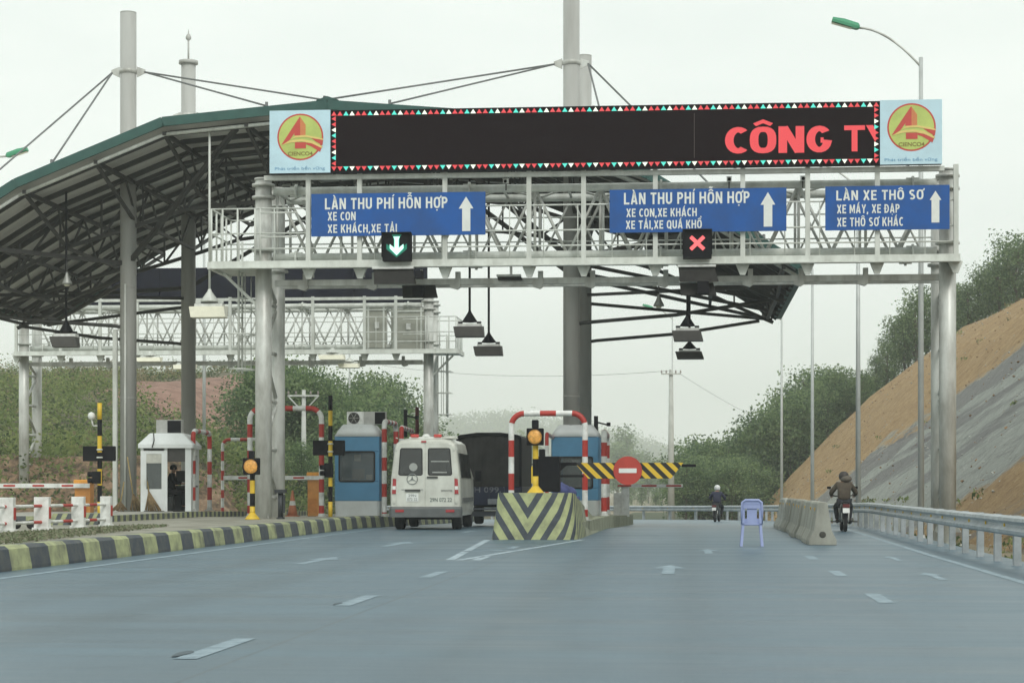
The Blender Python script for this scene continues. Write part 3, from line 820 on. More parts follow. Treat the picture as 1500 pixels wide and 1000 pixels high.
for px, Y, s in ((1284,181,.6),(1298,180,.7),(1310,184,.9),(1326,182,.85),(1341,181,1.02),(1356,186,1.0),(1372,182,.84),(1388,180,.8),(1404,184,.85),(1418,181,.82),(1434,182,.95),(1449,188,.9),(1463,181,.98),(1476,184,1.22),(1490,181,1.12),(1504,183,1.1),(1520,184,1.0),(1398,190,.9),(1455,192,1.05),(1330,192,.9)):
    put(protoB, k, px, Y, hf_right, s); k += 1
for px, Y, s in ((384,132,.9),(394,126,1.0),(405,130,1.1),(425,134,1.08),(446,130,.98),(468,128,.9),(492,132,.82),(515,126,.98),(536,124,1.06),(556,126,.98),(578,130,.85),(598,134,.75),(480,112,.55),(440,108,.5),(596,150,1.0),(575,160,1.15),(552,155,1.2),(530,160,1.2),(615,160,.85)):
    put(protoC, k, px, Y, hf_left, s); k += 1
for px, Y, s in ((885,620,1.9),(905,600,2.2),(914,640,3.2),(930,600,1.9),(946,640,2.1),(962,590,1.6),(978,620,1.7),(868,640,2.2),(992,560,1.5),(780,660,2.4),(840,680,2.2),(770,690,3.0),(950,460,1.1),(925,430,1.0),(970,410,0.95),(985,380,.9),(905,470,1.3),(940,330,.6),(960,300,.5),(920,320,.55),(1000,330,.7)):
    put(protoD, k, px, Y, lambda x, y: gz(y), s); k += 1
# ---------------------------------------------------------------- canopy with its four masts
YF, YB = 60.5, 77.5
XC = -11.15
PR = [(0, zz(475,157,YF)), (5.2, zz(225,182,YF)), (9.9, zz(0,272,YF)), (14.5, 7.85)]
def roofz(X):
    a = abs(X - XC)
    for (p, z), (q, y) in zip(PR, PR[1:]):
        if a <= q: return z + (y-z)*(a-p)/(q-p)
    return PR[-1][1]
KN = [-14.5,-9.9,-5.2,0,5.2,9.9,14.5]
canopy = thing('toll_canopy', 'long curved toll canopy with green edge, dark roof trusses and tall cable masts', 'canopy', (XC, 69, 0))
g = MB()
# corrugated sheet: small ribs run down the slope
ysn = 86
for i, a in enumerate(KN):
    for j in range(ysn):
        y = YF + (YB-YF)*j/(ysn-1)
        g.v.append((XC+a, y, roofz(XC+a) - (0.055 if (j % 4) in (0, 1) else 0)))
for i in range(len(KN)-1):
    for j in range(ysn-1):
        g.f.append([i*ysn+j, (i+1)*ysn+j, (i+1)*ysn+j+1, i*ysn+j+1]); g.mi.append(0); g.sm.append(False)
g.build('roof_sheet', M['sheet'], canopy)
g = MB()
for y in (YF-0.05, YB+0.05):
    for a, b in zip(KN, KN[1:]):
        p, q = (XC+a, y, roofz(XC+a)+0.06), (XC+b, y, roofz(XC+b)+0.06)
        g.bar(p, q, 0.10, 0.29)
for s in (-1, 1): g.bar((XC+14.55*s, YF, PR[-1][1]), (XC+14.55*s, YB, PR[-1][1]), 0.3, 0.22)
for a, b in zip(KN, KN[1:]):   # flashing on the top side
    g.add([(XC+a,YF,roofz(XC+a)+0.2),(XC+b,YF,roofz(XC+b)+0.2),(XC+b,YF+0.7,roofz(XC+b)+0.14),(XC+a,YF+0.7,roofz(XC+a)+0.14)], [(0,1,2,3)])
g.prism([(XC-0.35,YF-0.1,PR[0][1]+0.2),(XC+0.35,YF-0.1,PR[0][1]+0.2),(XC,YF-0.1,PR[0][1]+0.32)], (0,0.5,0))
g.build('fascia', M['green'], canopy)
g = MB()
for a, b in zip(KN, KN[1:]):   # light pipe just under the front edge
    g.tube((XC+a, YF+0.22, roofz(XC+a)-0.28), (XC+b, YF+0.22, roofz(XC+b)-0.28), 0.06, 8)
g.build('edge_pipe', M['steel'], canopy)
for k in range(11):            # rafters that follow the roof line
    y = YF + 0.9 + k*1.55
    g = MB()
    for a, b in zip(KN, KN[1:]):
        g.bar((XC+a, y, roofz(XC+a)-0.14), (XC+b, y, roofz(XC+b)-0.14), 0.09, 0.16)
    g.build('rafter', M['dark'], canopy)
for a in (-14.0,-11.9,-9.7,-7.4,-5.2,-2.6,0,2.6,5.2,7.4,9.7,11.9,14.0):   # trusses front to back
    g = MB(); x = XC + a; zt = roofz(x) - 0.26; dp = 1.25 if abs(a) < 13 else 0.5
    pts = [YF+0.25, YF+2.0, YF+4.5, YF+8.5, YB-4.5, YB-2.0, YB-0.25]
    g.bar((x, YF+0.15, zt), (x, YB-0.15, zt), 0.12, 0.12)
    g.bar((x, pts[0], zt-0.05), (x, pts[2], zt-dp), 0.1, 0.1)
    g.bar((x, pts[2], zt-dp), (x, pts[4], zt-dp), 0.1, 0.1)
    g.bar((x, pts[4], zt-dp), (x, pts[6], zt-0.05), 0.1, 0.1)
    nn = 9; y0 = pts[1]; dy = (pts[5]-pts[1])/nn
    for i in range(nn):
        ya = y0 + i*dy
        def zb(y): return zt - dp*min(1, (y-pts[0])/(pts[2]-pts[0]), (pts[6]-y)/(pts[6]-pts[4]))
        g.bar((x, ya, zt if i % 2 else zb(ya)), (x, ya+dy, zb(ya+dy) if i % 2 else zt), 0.06, 0.06)
    g.build('roof_truss', M['dark'], canopy)
for y in (65.0, 73.0):         # cross girders on the mast lines: a lattice hung below the roof
    for sgn in (-1, 1):
        g = MB(); n = 11
        top = [Vector((XC+sgn*a, y, roofz(XC+sgn*a)-0.3)) for a in np.linspace(0, 14.2, n)]
        bot = [Vector((p.x, y, p.z - (1.75 - 1.25*(i/(n-1))**2))) for i, p in enumerate(top)]
        for i in range(n-1):
            g.bar(top[i], top[i+1], 0.12, 0.12); g.bar(bot[i], bot[i+1], 0.12, 0.12)
            g.bar(top[i] if i % 2 else bot[i], bot[i+1] if i % 2 else top[i+1], 0.07, 0.07)
            g.bar(top[i], bot[i], 0.06, 0.06)
        g.build('cross_girder', M['dark'], canopy)
MX = (gx(188, 65.0), gx(837, 65.0))
for mx, sg in ((MX[0], -1), (MX[1], 1)):       # long straight ties from the masts to the low eave
    for y0, y1, z0 in ((65.0, 77.0, 8.15), (65.0, 73.5, 8.3), (65.0, 70.0, 8.6), (73.0, 64.0, 8.3), (73.0, 76.8, 8.0)):
        g = MB(); g.bar((mx, y0, z0), (XC+sg*14.3, y1, PR[-1][1]-0.18), 0.09, 0.11); g.build('tie_bar', M['dark'], canopy)
for mx in MX:                  # struts: masts to the roof corners, drop arms below the roof
    for my, s in ((65.0, -1), (73.0, 1)):
        ye = YF+0.35 if s < 0 else YB-0.35
        for a in (-5.0, 5.0):
            g = MB()
            g.bar((mx, my, 8.7), (mx+a*0.93, ye, roofz(mx+a*0.93)-0.3), 0.14, 0.14)
            g.build('brace', M['dark'], canopy)
    for a in ((-6.9,) if mx < -10 else (6.9,)):      # long thin tie pipes near the bottom of the lattice
        for my in (65.0, 73.0):
            g = MB()
            sgn = 1 if a > 0 else -1
            pts = [(mx, my, 6.55), (mx+sgn*0.45, my, 6.62), (mx+a*0.5, my, 6.85), (mx+a*0.93, my, min(7.3, roofz(mx+a*0.93)-0.4))]
            g.pipe(pts, 0.06, 8); g.build('tie_pipe', M['dark'], canopy)
for mx in MX:
    for my in (65.0, 73.0):
        b = P2Z - 0.05 if mx < -10 else 0.35
        g = MB(); TP = 17.1 if my > 69 or mx < -10 else 17.8
        g.tube((mx, my, b+rz(my)), (mx, my, TP), 0.27, 20)
        for z in (4.2, 7.9): g.lathe((mx, my, z), [(0.275,-0.012),(0.279,-0.01),(0.279,0.01),(0.275,0.012)], 20)
        mast = g.build('mast', M['mast'], canopy)
        if my < 69: g = MB(); g.lathe((mx, my, TP), [(0.272,0),(0.272,0.03),(0.1,0.06)], 20, 0); g.build('cap', M['mast'], mast)
        g = MB(); g.lathe((mx, my, 17.1), [(0.36,0),(0.36,0.12),(0.1,0.16)], 20, 0)
        g.tube((mx, my, 17.2), (mx, my, 18.0), 0.035, 8, 0)
        g.lathe((mx, my, 18.1), [(0.02,-0.13),(0.10,-0.06),(0.11,0),(0.08,0.08),(0.03,0.13),(0.012,0.3)], 12, 0)
        if my > 69 and mx < -10: g.build('finial', M['mast'], mast)
        elif my > 69: g = MB(); g.lathe((mx, my, 17.1), [(0.272,0),(0.272,0.03),(0.1,0.06)], 20, 0); g.build('cap', M['mast'], mast)
        g = MB(); g.lathe((mx, my, 15.15), [(0.28,-0.07),(0.31,-0.06),(0.31,0.06),(0.28,0.07)], 20)
        for s in (-1, 1): g.prism([(mx+s*0.3,my-0.03,15.3),(mx+s*0.58,my-0.03,15.2),(mx+s*0.58,my-0.03,15.08),(mx+s*0.3,my-0.03,14.95)], (0,0.06,0))
        g.build('collar', M['steel2'], mast)
        ye = YF+0.05 if my < 69 else YB-0.05
        offs = [gx(390,YF), gx(475,YF), gx(75,YF), XC-13.4] if mx < -10 else [2*XC-gx(390,YF), gx(475,YF), 2*XC-gx(75,YF), XC+13.4]
        for cx in offs:
            s = 1 if cx > mx else -1
            g = MB(); g.tube((mx+s*0.55, my, 15.12), (cx, ye, roofz(cx)+0.24), 0.032, 6)
            g.tube((cx, ye, roofz(cx)+0.1), (cx, ye, roofz(cx)+0.36), 0.05, 6)
            g.build('cable', mat('cable_grey', (0.17,0.18,0.18), 0.5, 0.3), canopy)
        if mx < -10 and my < 69:
            g = MB(); g.tube((mx-0.02, my-0.31, 0.45), (mx-0.02, my-0.31, 8.0), 0.035, 8)
            g.box((mx-0.42, my-0.1, 3.4), (0.14,0.14,6.2)); g.build('downpipe', M['steel'], mast)

# ---------------------------------------------------------------- gantry (front one built, back one copied, turned round)
GY = 55.2
GXL = gx(386, GY+0.35); GW = gx(1388, GY+0.35) - GXL
def build_gantry():
    root = thing('toll_gantry', 'pale grey pipe truss gantry carrying the blue lane signs over the road', 'gantry', (0,0,0), 'toll gantries')
    ZT, ZB = 9.62, 7.74; D = 1.95
    st = M['steel2']; pt = M['steel']
    for x in (0, GW):
        for y in (0.35, 0.35+D-0.1):
            g = MB(); g.tube((x, y, -1.2), (x, y, 9.95), 0.235, 20)
            for z in (9.45, 9.8, 7.55, 7.95): g.lathe((x, y, z), [(0.24,-0.04),(0.33,-0.035),(0.33,0.035),(0.24,0.04)], 20)
            g.lathe((x, y, 9.95), [(0.26,0),(0.26,0.05),(0.05,0.06)], 20)
            for a in range(4):
                t = R(45+90*a); g.prism([(x+0.22*math.cos(t), y+0.22*math.sin(t), -0.02),(x+0.46*math.cos(t), y+0.46*math.sin(t), -0.02),(x+0.22*math.cos(t), y+0.22*math.sin(t), 0.45)], (0.02*math.sin(t),-0.02*math.cos(t),0))
            g.box((x, y, -0.62), (0.9,0.9,0.5))
            g.build('column', st, root)
        g = MB()
        for i, z in enumerate((0.9, 2.3, 3.7, 5.1, 6.5)):
            g.tube((x, 0.5, z), (x, D+0.1, z), 0.06, 8)
            z2 = min(z+1.3, 7.3)
            a, b = (0.5, D+0.1) if i % 2 else (D+0.1, 0.5)
            g.tube((x, a, z+0.1), (x, b, z2), 0.06, 8)
        g.build('column_bracing', st, root)
    for y in (0.35, 0.35+D-0.1):
        for z in (ZT, ZB):
            g = MB(); g.tube((0.3, y, z), (GW-0.3, y, z), 0.115, 14)
            for x in (0.95, 5.9, 11.3, GW-0.95):
                g.lathe((x, y, z), [(0.12,-0.03),(0.2,-0.03),(0.2,0.03),(0.12,0.03)], 16, axis='X')
                for s in (-1, 1): g.box((x+s*0.1, y, z), (0.16,0.015,0.3)); g.box((x+s*0.1, y, z), (0.16,0.3,0.015))
            g.build('chord', pt, root)
        n = 20; dx = (GW-0.8)/n
        g = MB()
        for i in range(n):
            a = 0.4 + i*dx; u, v = (ZB, ZT) if i % 2 else (ZT, ZB)
            g.tube((a, y, u), (a+dx, y, v), 0.042, 8)
            if y > 1: g.tube((a, y+0.06, v), (a+dx, y+0.06, u), 0.032, 6)
            if i % 2 == 0: g.tube((a, y, ZB), (a, y, ZT), 0.04, 8)
        g.build('lattice', st, root)
    n = 20; dx = (GW-0.8)/n
    for z in (ZT, ZB):
        g = MB()
        for i in range(n+1):
            g.tube((0.4+i*dx, 0.35, z), (0.4+i*dx, 0.35+D-0.1, z), 0.04, 6)
            if i < n: g.tube((0.4+i*dx, 0.35 if i % 2 else D+0.25, z), (0.4+(i+1)*dx, D+0.25 if i % 2 else 0.35, z), 0.035, 6)
        g.build('cross_bracing', st, root)
    # posts that carry the board, on brackets under the catwalk
    posts = [gx(p, GY-0.3) - GXL for p in (452,527,652,775,855,960,1088,1183,1285)] + [GW+0.14]
    for x in posts:
        g = MB(); g.box((x, -0.32, 8.66), (0.13,0.13,2.7))
        g.prism([(x-0.2,-0.30,7.38),(x+0.2,-0.30,7.38),(x+0.07,-0.30,7.06),(x-0.07,-0.30,7.06)], (0,0.12,0))
        g.box((x, 0.0, 7.2), (0.1, 0.55, 0.1))
        g.build('post', pt, root)
    XE = -1.35
    g = MB()
    g.box(((XE+GW+0.25)/2, -0.32, 7.47), (GW+0.25-XE, 0.14, 0.2))
    g.box(((XE+GW+0.25)/2, -0.47, 7.36), (GW+0.25-XE, 0.18, 0.03))
    g.box(((XE+GW+0.25)/2, 0.02, 7.43), (GW+0.25-XE, 0.56, 0.03))
    g.box((XE-0.05, 0.9, 7.46), (0.12, 2.5, 0.2))
    g.box((XE/2-0.1, 1.2, 7.43), (abs(XE)-0.2, 1.8, 0.03))
    g.build('catwalk', pt, root)
    g = MB()
    g.box((GW/2, -0.32, 9.90), (GW-0.35, 0.16, 0.13)); g.box((GW/2, D+0.2, 9.86), (GW-0.35, 0.12, 0.12))
    g.build('top_beam', pt, root)
    g = MB()
    g.box((GW/2+0.1, 0.55, 7.03), (GW-0.4, 0.2, 0.17)); g.box((GW/2+0.1, 1.6, 7.05), (GW-0.4, 0.16, 0.15))
    for px in (443, 545, 668, 790, 867, 975, 1100, 1175, 1270):
        x = gx(px, GY) - GXL
        g.prism([(x-0.07,0.4,7.3),(x+0.07,0.4,7.3),(x+0.07,0.4,6.86),(x-0.02,0.4,6.80),(x-0.22,0.4,6.86),(x-0.22,0.4,6.95),(x-0.07,0.4,6.97)], (0,0.16,0))
    g.build('hanger_beam', M['steel2'], root)
    g = MB()
    for z in (9.05, 8.93, 8.35, 8.25, 7.92):
        a, b = (XE, GW+0.2)
        if z in (8.93, 8.25): a, b = 0.05, 1.1
        g.tube((a, -0.30, z), (b, -0.30, z), 0.025, 6)
    for z in (9.05, 8.35): g.tube((XE, -0.3, z), (XE, 2.1, z), 0.025, 6); g.tube((XE, 2.1, z), (0, 2.1, z), 0.025, 6)
    for x in (XE, XE+0.32, XE+0.75, -0.1, 0.05): g.tube((x, -0.3, 7.5), (x, -0.3, 9.05), 0.028, 6)
    for y in (0.3, 0.9, 1.5, 2.1): g.tube((XE, y, 7.5), (XE, y, 9.05), 0.028, 6)
    for i in range(20): g.tube((0.45+0.95*i, -0.30, 7.5), (0.45+0.95*i, -0.30, 9.05), 0.018, 6)
    for z in (8.35, 9.05): g.tube((0.2, D+0.3, z), (GW, D+0.3, z), 0.022, 6)
    g.build('handrail', pt, root)
    g = MB()
    for y in (0.7, 1.15): g.tube((XE+0.55, y, 4.5), (XE+0.55, y, 8.3), 0.035, 8)
    for i in range(12): g.tube((XE+0.55, 0.7, 4.6+0.3*i), (XE+0.55, 1.15, 4.6+0.3*i), 0.016, 6)
    for z in (4.6, 5.6, 6.6): g.pipe([(XE+0.55+0.45*math.sin(R(a)), 0.92+0.45*math.cos(R(a)), z) for a in range(-30, 211, 30)], 0.02, 6)
    for a in (30, 90, 150): g.tube((XE+0.55+0.45*math.sin(R(a)), 0.92+0.45*math.cos(R(a)), 4.6), (XE+0.55+0.45*math.sin(R(a)), 0.92+0.45*math.cos(R(a)), 7.3), 0.016, 6)
    g.bar((XE+0.2, 0.3, 7.3), (-0.1, 0.4, 6.3), 0.08, 0.08)
    g.build('caged_ladder', pt, root)
    return root
gan = build_gantry()
gan.location = (GXL, GY, 0)
BGY = 90.4
BX = gx(625, BGY-0.3)
gan2 = dup(gan, (BX, BGY, rz(BGY)+0.35), 0, 'smaller looking second pipe truss gantry standing behind the canopy on the left', scale=(-1,1,1))

# ---------------------------------------------------------------- LED board, built at the front gantry
LY = GY - 0.62
board = thing('led_board', 'long black LED message board with red letters and two round emblem panels', 'led board', (gx(890,LY), LY, 9.98), 'LED boards on the gantries')
zt, zb = 11.72, 9.99
xl, xr = gx(395,LY), gx(1380,LY); sl, sr = gx(485,LY), gx(1288,LY)
g = MB(); g.box(((xl+xr)/2, LY+0.14, (zt+zb)/2), (xr-xl, 0.24, zt-zb))
for k in range(8): g.box((xl+1.2+k*2.35, LY+0.3, (zt+zb)/2), (0.08,0.07,zt-zb))
g.build('housing', mat('board_back_navy', (0.010,0.011,0.022), 0.7, 0, 0.2, 2, spec=0.15), board)
g = MB(); g.box(((sl+sr)/2, LY, (zt+zb)/2), (sr-sl, 0.03, zt-zb-0.02), 0)
xs_ = gx(1017, LY); g.box((xs_, LY-0.018, (zt+zb)/2), (0.012, 0.004, zt-zb-0.5), 1)
g.build('screen', [M['led'], mat('screen_seam', (0.11,0.085,0.08), 0.5)], board)
g = MB(); n = 89; wd = (sr-sl)/n; hh = 0.135
pal = [0,0,1,2]
for i in range(n):
    x = sl + i*wd; m = pal[i % 4]
    z = zt-0.02-hh; g.face2([(x+0.008,z),(x+wd-0.008,z),(x+wd/2,z+hh-0.015)], LY-0.015, LY-0.022, m)
    z = zb+0.02; g.face2([(x+0.008,z+hh),(x+wd-0.008,z+hh),(x+wd/2,z+0.015)], LY-0.015, LY-0.022, m)
n = 9; hg = (zt-zb-2*hh-0.06)/n
for i in range(n):
    z = zb+hh+0.03+i*hg; m = pal[(i+1) % 4]
    g.face2([(sl+hh,z+0.01),(sl+hh,z+hg-0.01),(sl+0.015,z+hg/2)], LY-0.015, LY-0.022, m)
    g.face2([(sr-hh,z+0.01),(sr-hh,z+hg-0.01),(sr-0.015,z+hg/2)], LY-0.015, LY-0.022, m)
g.build('border_lights', [M['led_red'], M['led_cyan'], M['led_white']], board)
g = MB()
zc, zc2 = zz(1140,185.5,LY), zz(1140,224.5,LY)
sign_text(g, 'CÔNG', gx(1062,LY), gx(1219,LY), zc2, zc-zc2, LY-0.015, 0, 0.20, 0.05)
zc, zc2 = zz(1255,184,LY), zz(1255,222,LY); H_ = zc-zc2
a, b = gx(1236.5,LY), gx(1267,LY); mid = (a+b)/2; t_ = H_*0.18
g.face2([(a,zc),(b,zc),(b,zc-t_),(mid+t_*0.62,zc-t_),(mid+t_*0.62,zc2),(mid-t_*0.62,zc2),(mid-t_*0.62,zc-t_),(a,zc-t_)], LY-0.015, LY-0.021, 0)
c0, c1 = gx(1268.5,LY), gx(1282.5,LY)   # the Y runs off the edge of the screen
g.face2([(c0,zc),(c0+0.19,zc),(c1,zc-0.13),(c1,zc-0.47)], LY-0.015, LY-0.021, 0)
g.build('lettering', [M['led_red']], board)
def emblem(dx):
    def P(zx, zy): return (gx(380+zx/8.333, LY)+dx, zz(440, 140+zy/8.333, LY) + (zt - zz(440,164,LY)))
    x0, x1 = (xl, sl-0.02) if dx == 0 else (sr+0.02, xr)
    g = MB(); g.box(((x0+x1)/2, LY+0.004, (zt+zb)/2+0.005), (x1-x0, 0.03, zt-zb+0.02))
    pn = g.build('emblem_panel', mat('panel_pale_blue', (0.53,0.74,0.84), 0.5, 0, 0.08, 1.2, emit=0), board)
    cx, cz = P(500, 520); r = 285/8.333*depth(440,LY)/F
    g = MB()
    def poly(pts, m, k): g.face2([P(*p) for p in pts], LY-0.011, LY-0.011-0.004*k, m)
    g.face2(disc(cx, cz, r, 40), LY-0.01, LY-0.013, 0)
    g.face2(disc(cx, cz, r*0.93, 40), LY-0.012, LY-0.017, 1)
    poly([(270,612),(492,275),(500,275),(500,515),(425,500),(432,470),(372,555),(300,600)], 0, 3)
    poly([(500,275),(565,372),(565,515),(500,515)], 2, 3)
    poly([(435,585),(570,585),(570,660),(435,660)], 0, 3)
    poly([(615,520),(782,540),(770,625),(690,580)], 0, 3)
    poly([(572,590),(660,605),(762,650),(742,705),(690,672),(620,630),(572,612)], 0, 3)
    poly([(385,548),(440,505),(560,498),(700,525),(780,545),(780,562),(690,545),(560,522),(440,528)], 3, 4)
    poly([(270,622),(370,562),(520,548),(650,572),(772,640),(764,660),(640,600),(520,575),(380,588)], 3, 4)
    a, _ = P(350,0); b, _ = P(650,0); _, zl = P(0,745); _, zh = P(0,700)
    g.text('CIENCO4', a, b, zl, zh-zl, LY-0.0175, 4, 0.015)
    a, _ = P(190,0); b, _ = P(800,0); _, zl = P(0,920); _, zh = P(0,885)
    g.text('Phát triển bền vững', a, b, zl, zh-zl, LY-0.0115, 5, 0.0)
    g.build('emblem', [mat('emblem_red', (0.56,0.07,0.055), 0.5, 0, 0.05, 5), mat('emblem_yellow_green', (0.50,0.60,0.16), 0.5, 0, 0.12, 1.5),
        mat('emblem_orange', (0.62,0.22,0.08), 0.5, 0, 0.05, 5), mat('emblem_yellow', (0.75,0.60,0.20), 0.5, 0, 0.05, 5), mat('emblem_olive', (0.22,0.16,0.03), 0.5, 0, 0.05, 5), mat('emblem_blue', (0.16,0.36,0.55), 0.5, 0, 0.05, 5)], pn)
emblem(0); emblem((sr+0.02+xr)/2 - (xl+sl-0.02)/2)
# the back gantry carries the same board; here its dark back is seen
b2 = dup(board, (BX - (board.location.x-GXL), BGY + 2.9, 9.98+rz(BGY)+0.35), math.pi, 'dark navy back of the LED board on the rear gantry under the canopy')

# ---------------------------------------------------------------- blue lane signs
SY = GY - 0.50
def lane_sign(p0, p1, t, b, lines, arrow, label):
    c = (p0+p1)/2
    x0, x1 = gx(p0,SY), gx(p1,SY); z1, z0 = zz(c,t,SY), zz(c,b,SY)
    root = thing('lane_sign', label, 'sign', ((x0+x1)/2, SY, z0), 'blue lane signs on the front gantry')
    g = MB(); g.box(((x0+x1)/2, SY+0.02, (z0+z1)/2), (x1-x0, 0.04, z1-z0)); 
    g.build('panel', M['blue'], root)
    g = MB()
    for k in range(4):
        x = x0+0.3+k*(x1-x0-0.6)/3; g.box((x, SY+0.065, (z0+z1)/2), (0.06,0.05,z1-z0-0.05))
    for z in (z0+0.2, z1-0.2): g.box(((x0+x1)/2, SY+0.11, z), (x1-x0-0.1, 0.04, 0.06))
    g.build('back_frame', M['steel2'], root)
    g = MB()
    for s, a, e, top, base, bold in lines:
        zb_, zt_ = zz((a+e)/2, base, SY), zz((a+e)/2, top, SY)
        sign_text(g, s, gx(a,SY), gx(e,SY), zb_, zt_-zb_, SY-0.001, 0)
    g.build('lettering', M['letter'], root)
    a0, a1, at_, ab, s0, s1, hb = arrow
    c2 = (a0+a1)/2; X = lambda p: gx(p,SY); Z = lambda p: zz(c2,p,SY)
    g = MB(); g.face2([(X(s0),Z(ab)),(X(s1),Z(ab)),(X(s1),Z(hb)),(X(a1),Z(hb)),(X(c2),Z(at_)),(X(a0),Z(hb)),(X(s0),Z(hb))], SY-0.001, SY-0.007)
    g.build('arrow', M['letter'], root)
BO = 0.022
lane_sign(456,711,282.5,345, [('LÀN THU PHÍ HỖN HỢP',476,655.5,289.5,305.8,BO),('XE CON',480,521,310.5,323,BO),('XE KHÁCH,XE TẢI',480,581.5,328.5,340.8,BO)],
    (672,693.5,288,338.5,677,689,305.5), 'blue lane sign over the van, its last line ending in XE TẢI')
lane_sign(893,1152,276.5,339.5, [('LÀN THU PHÍ HỖN HỢP',914,1098,281.5,298.6,BO),('XE CON,XE KHÁCH',917.5,1020.7,305.2,317.5,BO),('XE TẢI,XE QUÁ KHỔ',916.7,1028,322.7,335,BO)],
    (1114,1135.7,281.5,332,1118.7,1131.3,300), 'blue lane sign above the red cross signal, ending in XE QUÁ KHỔ')
lane_sign(1209,1391,272,336.5, [('LÀN XE THÔ SƠ',1225,1352.7,278.5,293,BO),('XE MÁY, XE ĐẠP',1226,1317.7,299.5,312.3,BO),('XE THÔ SƠ KHÁC',1226,1323,318.5,331.5,BO)],
    (1361.7,1379,279.5,326,1364.5,1376,293), 'smaller blue lane sign reading LÀN XE THÔ SƠ at the right gantry column')
def back_sign(p0, p1, t, b, label):
    Y = BGY + 0.1
    x0, x1 = gx(p0,Y), gx(p1,Y); c = (p0+p1)/2; z1, z0 = zz(c,t,Y), zz(c,b,Y)
    root = thing('sign_back', label, 'sign', ((x0+x1)/2, Y, z0))
    g = MB(); g.box(((x0+x1)/2, Y, (z0+z1)/2), (x1-x0, 0.05, z1-z0)); g.build('panel', mat('sign_back_beige', (0.36,0.37,0.32), 0.5, 0.1, 0.1, 2), root)
    g = MB()
    for x in (x0+0.12, x1-0.12): g.box((x, Y-0.05, (z0+z1)/2), (0.08,0.05,z1-z0+0.1))
    g.box(((x0+x1)/2, Y-0.06, z1-0.12), (x1-x0, 0.04, 0.07)); g.build('frame', M['steel'], root)
    g = MB(); g.box(((x0+x1)/2+0.05, Y-0.07, (z0+z1)/2+0.1), (0.2,0.09,0.28)); g.build('junction_box', M['white'], root)
back_sign(536,566,450,509, 'narrow beige sign back on the rear gantry, left of a wider one')
back_sign(573,621,452,511, 'wide beige sign back beside the right column of the rear gantry')

# ---------------------------------------------------------------- lane signals and cameras under the front gantry
def signal(p0, p1, t, b, kind, label):
    Y = GY - 0.75
    x0, x1 = gx(p0,Y), gx(p1,Y); c = (p0+p1)/2; z1, z0 = zz(c,t,Y), zz(c,b,Y); xc = (x0+x1)/2; zc = (z0+z1)/2; s = (x1-x0)
    root = thing('lane_signal', label, 'signal', (xc, Y, z0), 'lane signals on the front gantry')
    g = MB(); g.box((xc, Y+0.14, zc), (s, 0.26, z1-z0))
    g.box((xc, Y-0.05, z1-0.012), (s+0.03, 0.16, 0.022)); g.box((x0-0.004, Y-0.03, zc+0.05), (0.02,0.12,z1-z0-0.1)); g.box((x1+0.004, Y-0.03, zc+0.05), (0.02,0.12,z1-z0-0.1))
    g.box((xc, Y+0.3, zc), (0.2,0.3,0.12))
    g.build('housing', M['black'], root, bevel=0.01)
    g = MB()
    if kind == 'arrow':
        k = s/0.8
        pts = [(-.09,.26),(.09,.26),(.055,.17),(.055,-.06),(.19,.05),(.19,-.07),(0,-.26),(-.19,-.07),(-.19,.05),(-.055,-.06),(-.055,.17)]
        g.face2([(xc+a*k, zc+0.02+b*k) for a, b in pts], Y+0.008, Y-0.012, 0)
        g.face2([(xc+a*k*1.5, zc+0.02+b*k*1.22) for a, b in pts], Y+0.008, Y-0.004, 1)  # glow around the arrow, painted as a larger emissive green copy
    else:
        for q in (-1, 1):
            d = Vector((0.74*q, 0.70)).normalized(); nrm = Vector((-d.y, d.x))*0.05; L = 0.25
            g.face2([tuple(Vector((xc,zc+0.02))+d*L+nrm), tuple(Vector((xc,zc+0.02))+d*L-nrm), tuple(Vector((xc,zc+0.02))-d*L-nrm), tuple(Vector((xc,zc+0.02))-d*L+nrm)], Y+0.008, Y-0.010-0.004*q, 0)
    g.build('lit_symbol', [M['led_green'] if kind == 'arrow' else mat('signal_red', (0.90,0.13,0.14), 0.4, 0, 0, 3, emit=0.75), M['led_halo']], root)
signal(560,602,340.5,382,'arrow','black lane signal with a lit white-green down arrow under the left blue sign')
signal(1000.5,1042.5,336,378,'cross','black lane signal showing a lit red cross under the middle blue sign')
def panel_lamp(p0, p1, t, b, Y, tilt, label, rim=True, camera=None, group=None):
    x0, x1 = gx(p0,Y), gx(p1,Y); c = (p0+p1)/2; z1, z0 = zz(c,t,Y), zz(c,b,Y); xc = (x0+x1)/2; wd = x1-x0; h = z1-z0
    root = thing('floodlight', label, 'floodlight', (xc, Y, z0), group)
    g = MB(); k = 0.06*wd
    g.loft([[(x0+k*0.2,Y,z1),(x1-k*1.6,Y,z1),(x1,Y+tilt,z0),(x0+k*0.7,Y+tilt,z0)], [(x0+k,Y+0.3,z1+0.04),(x1-2*k,Y+0.3,z1+0.04),(x1-k,Y+0.3+tilt,z0+0.1),(x0+1.5*k,Y+0.3+tilt,z0+0.1)]], smooth=False)
    g.build('housing', M['floodface'], root, bevel=0.015)
    g = MB(); g.box((xc-k*0.7, Y+0.02, z1+0.025), (wd-1.0*k, 0.2, 0.06)); g.build('rim', M['white'], root, bevel=0.01)
    g = MB(); g.box((xc, Y+0.35, z1+0.2), (0.07,0.07,0.5)); g.box((xc, Y+0.3, z1+0.02), (wd*0.6,0.06,0.06)); g.build('bracket', M['steel2'], root)
    if camera:
        a, d, cw = camera
        X = gx(a,Y); Z = zz(a,d,Y); g = MB(); g.box((X, Y-0.1, Z), (cw,0.35,cw*1.0)); g.build('camera_box', M['black'], root)
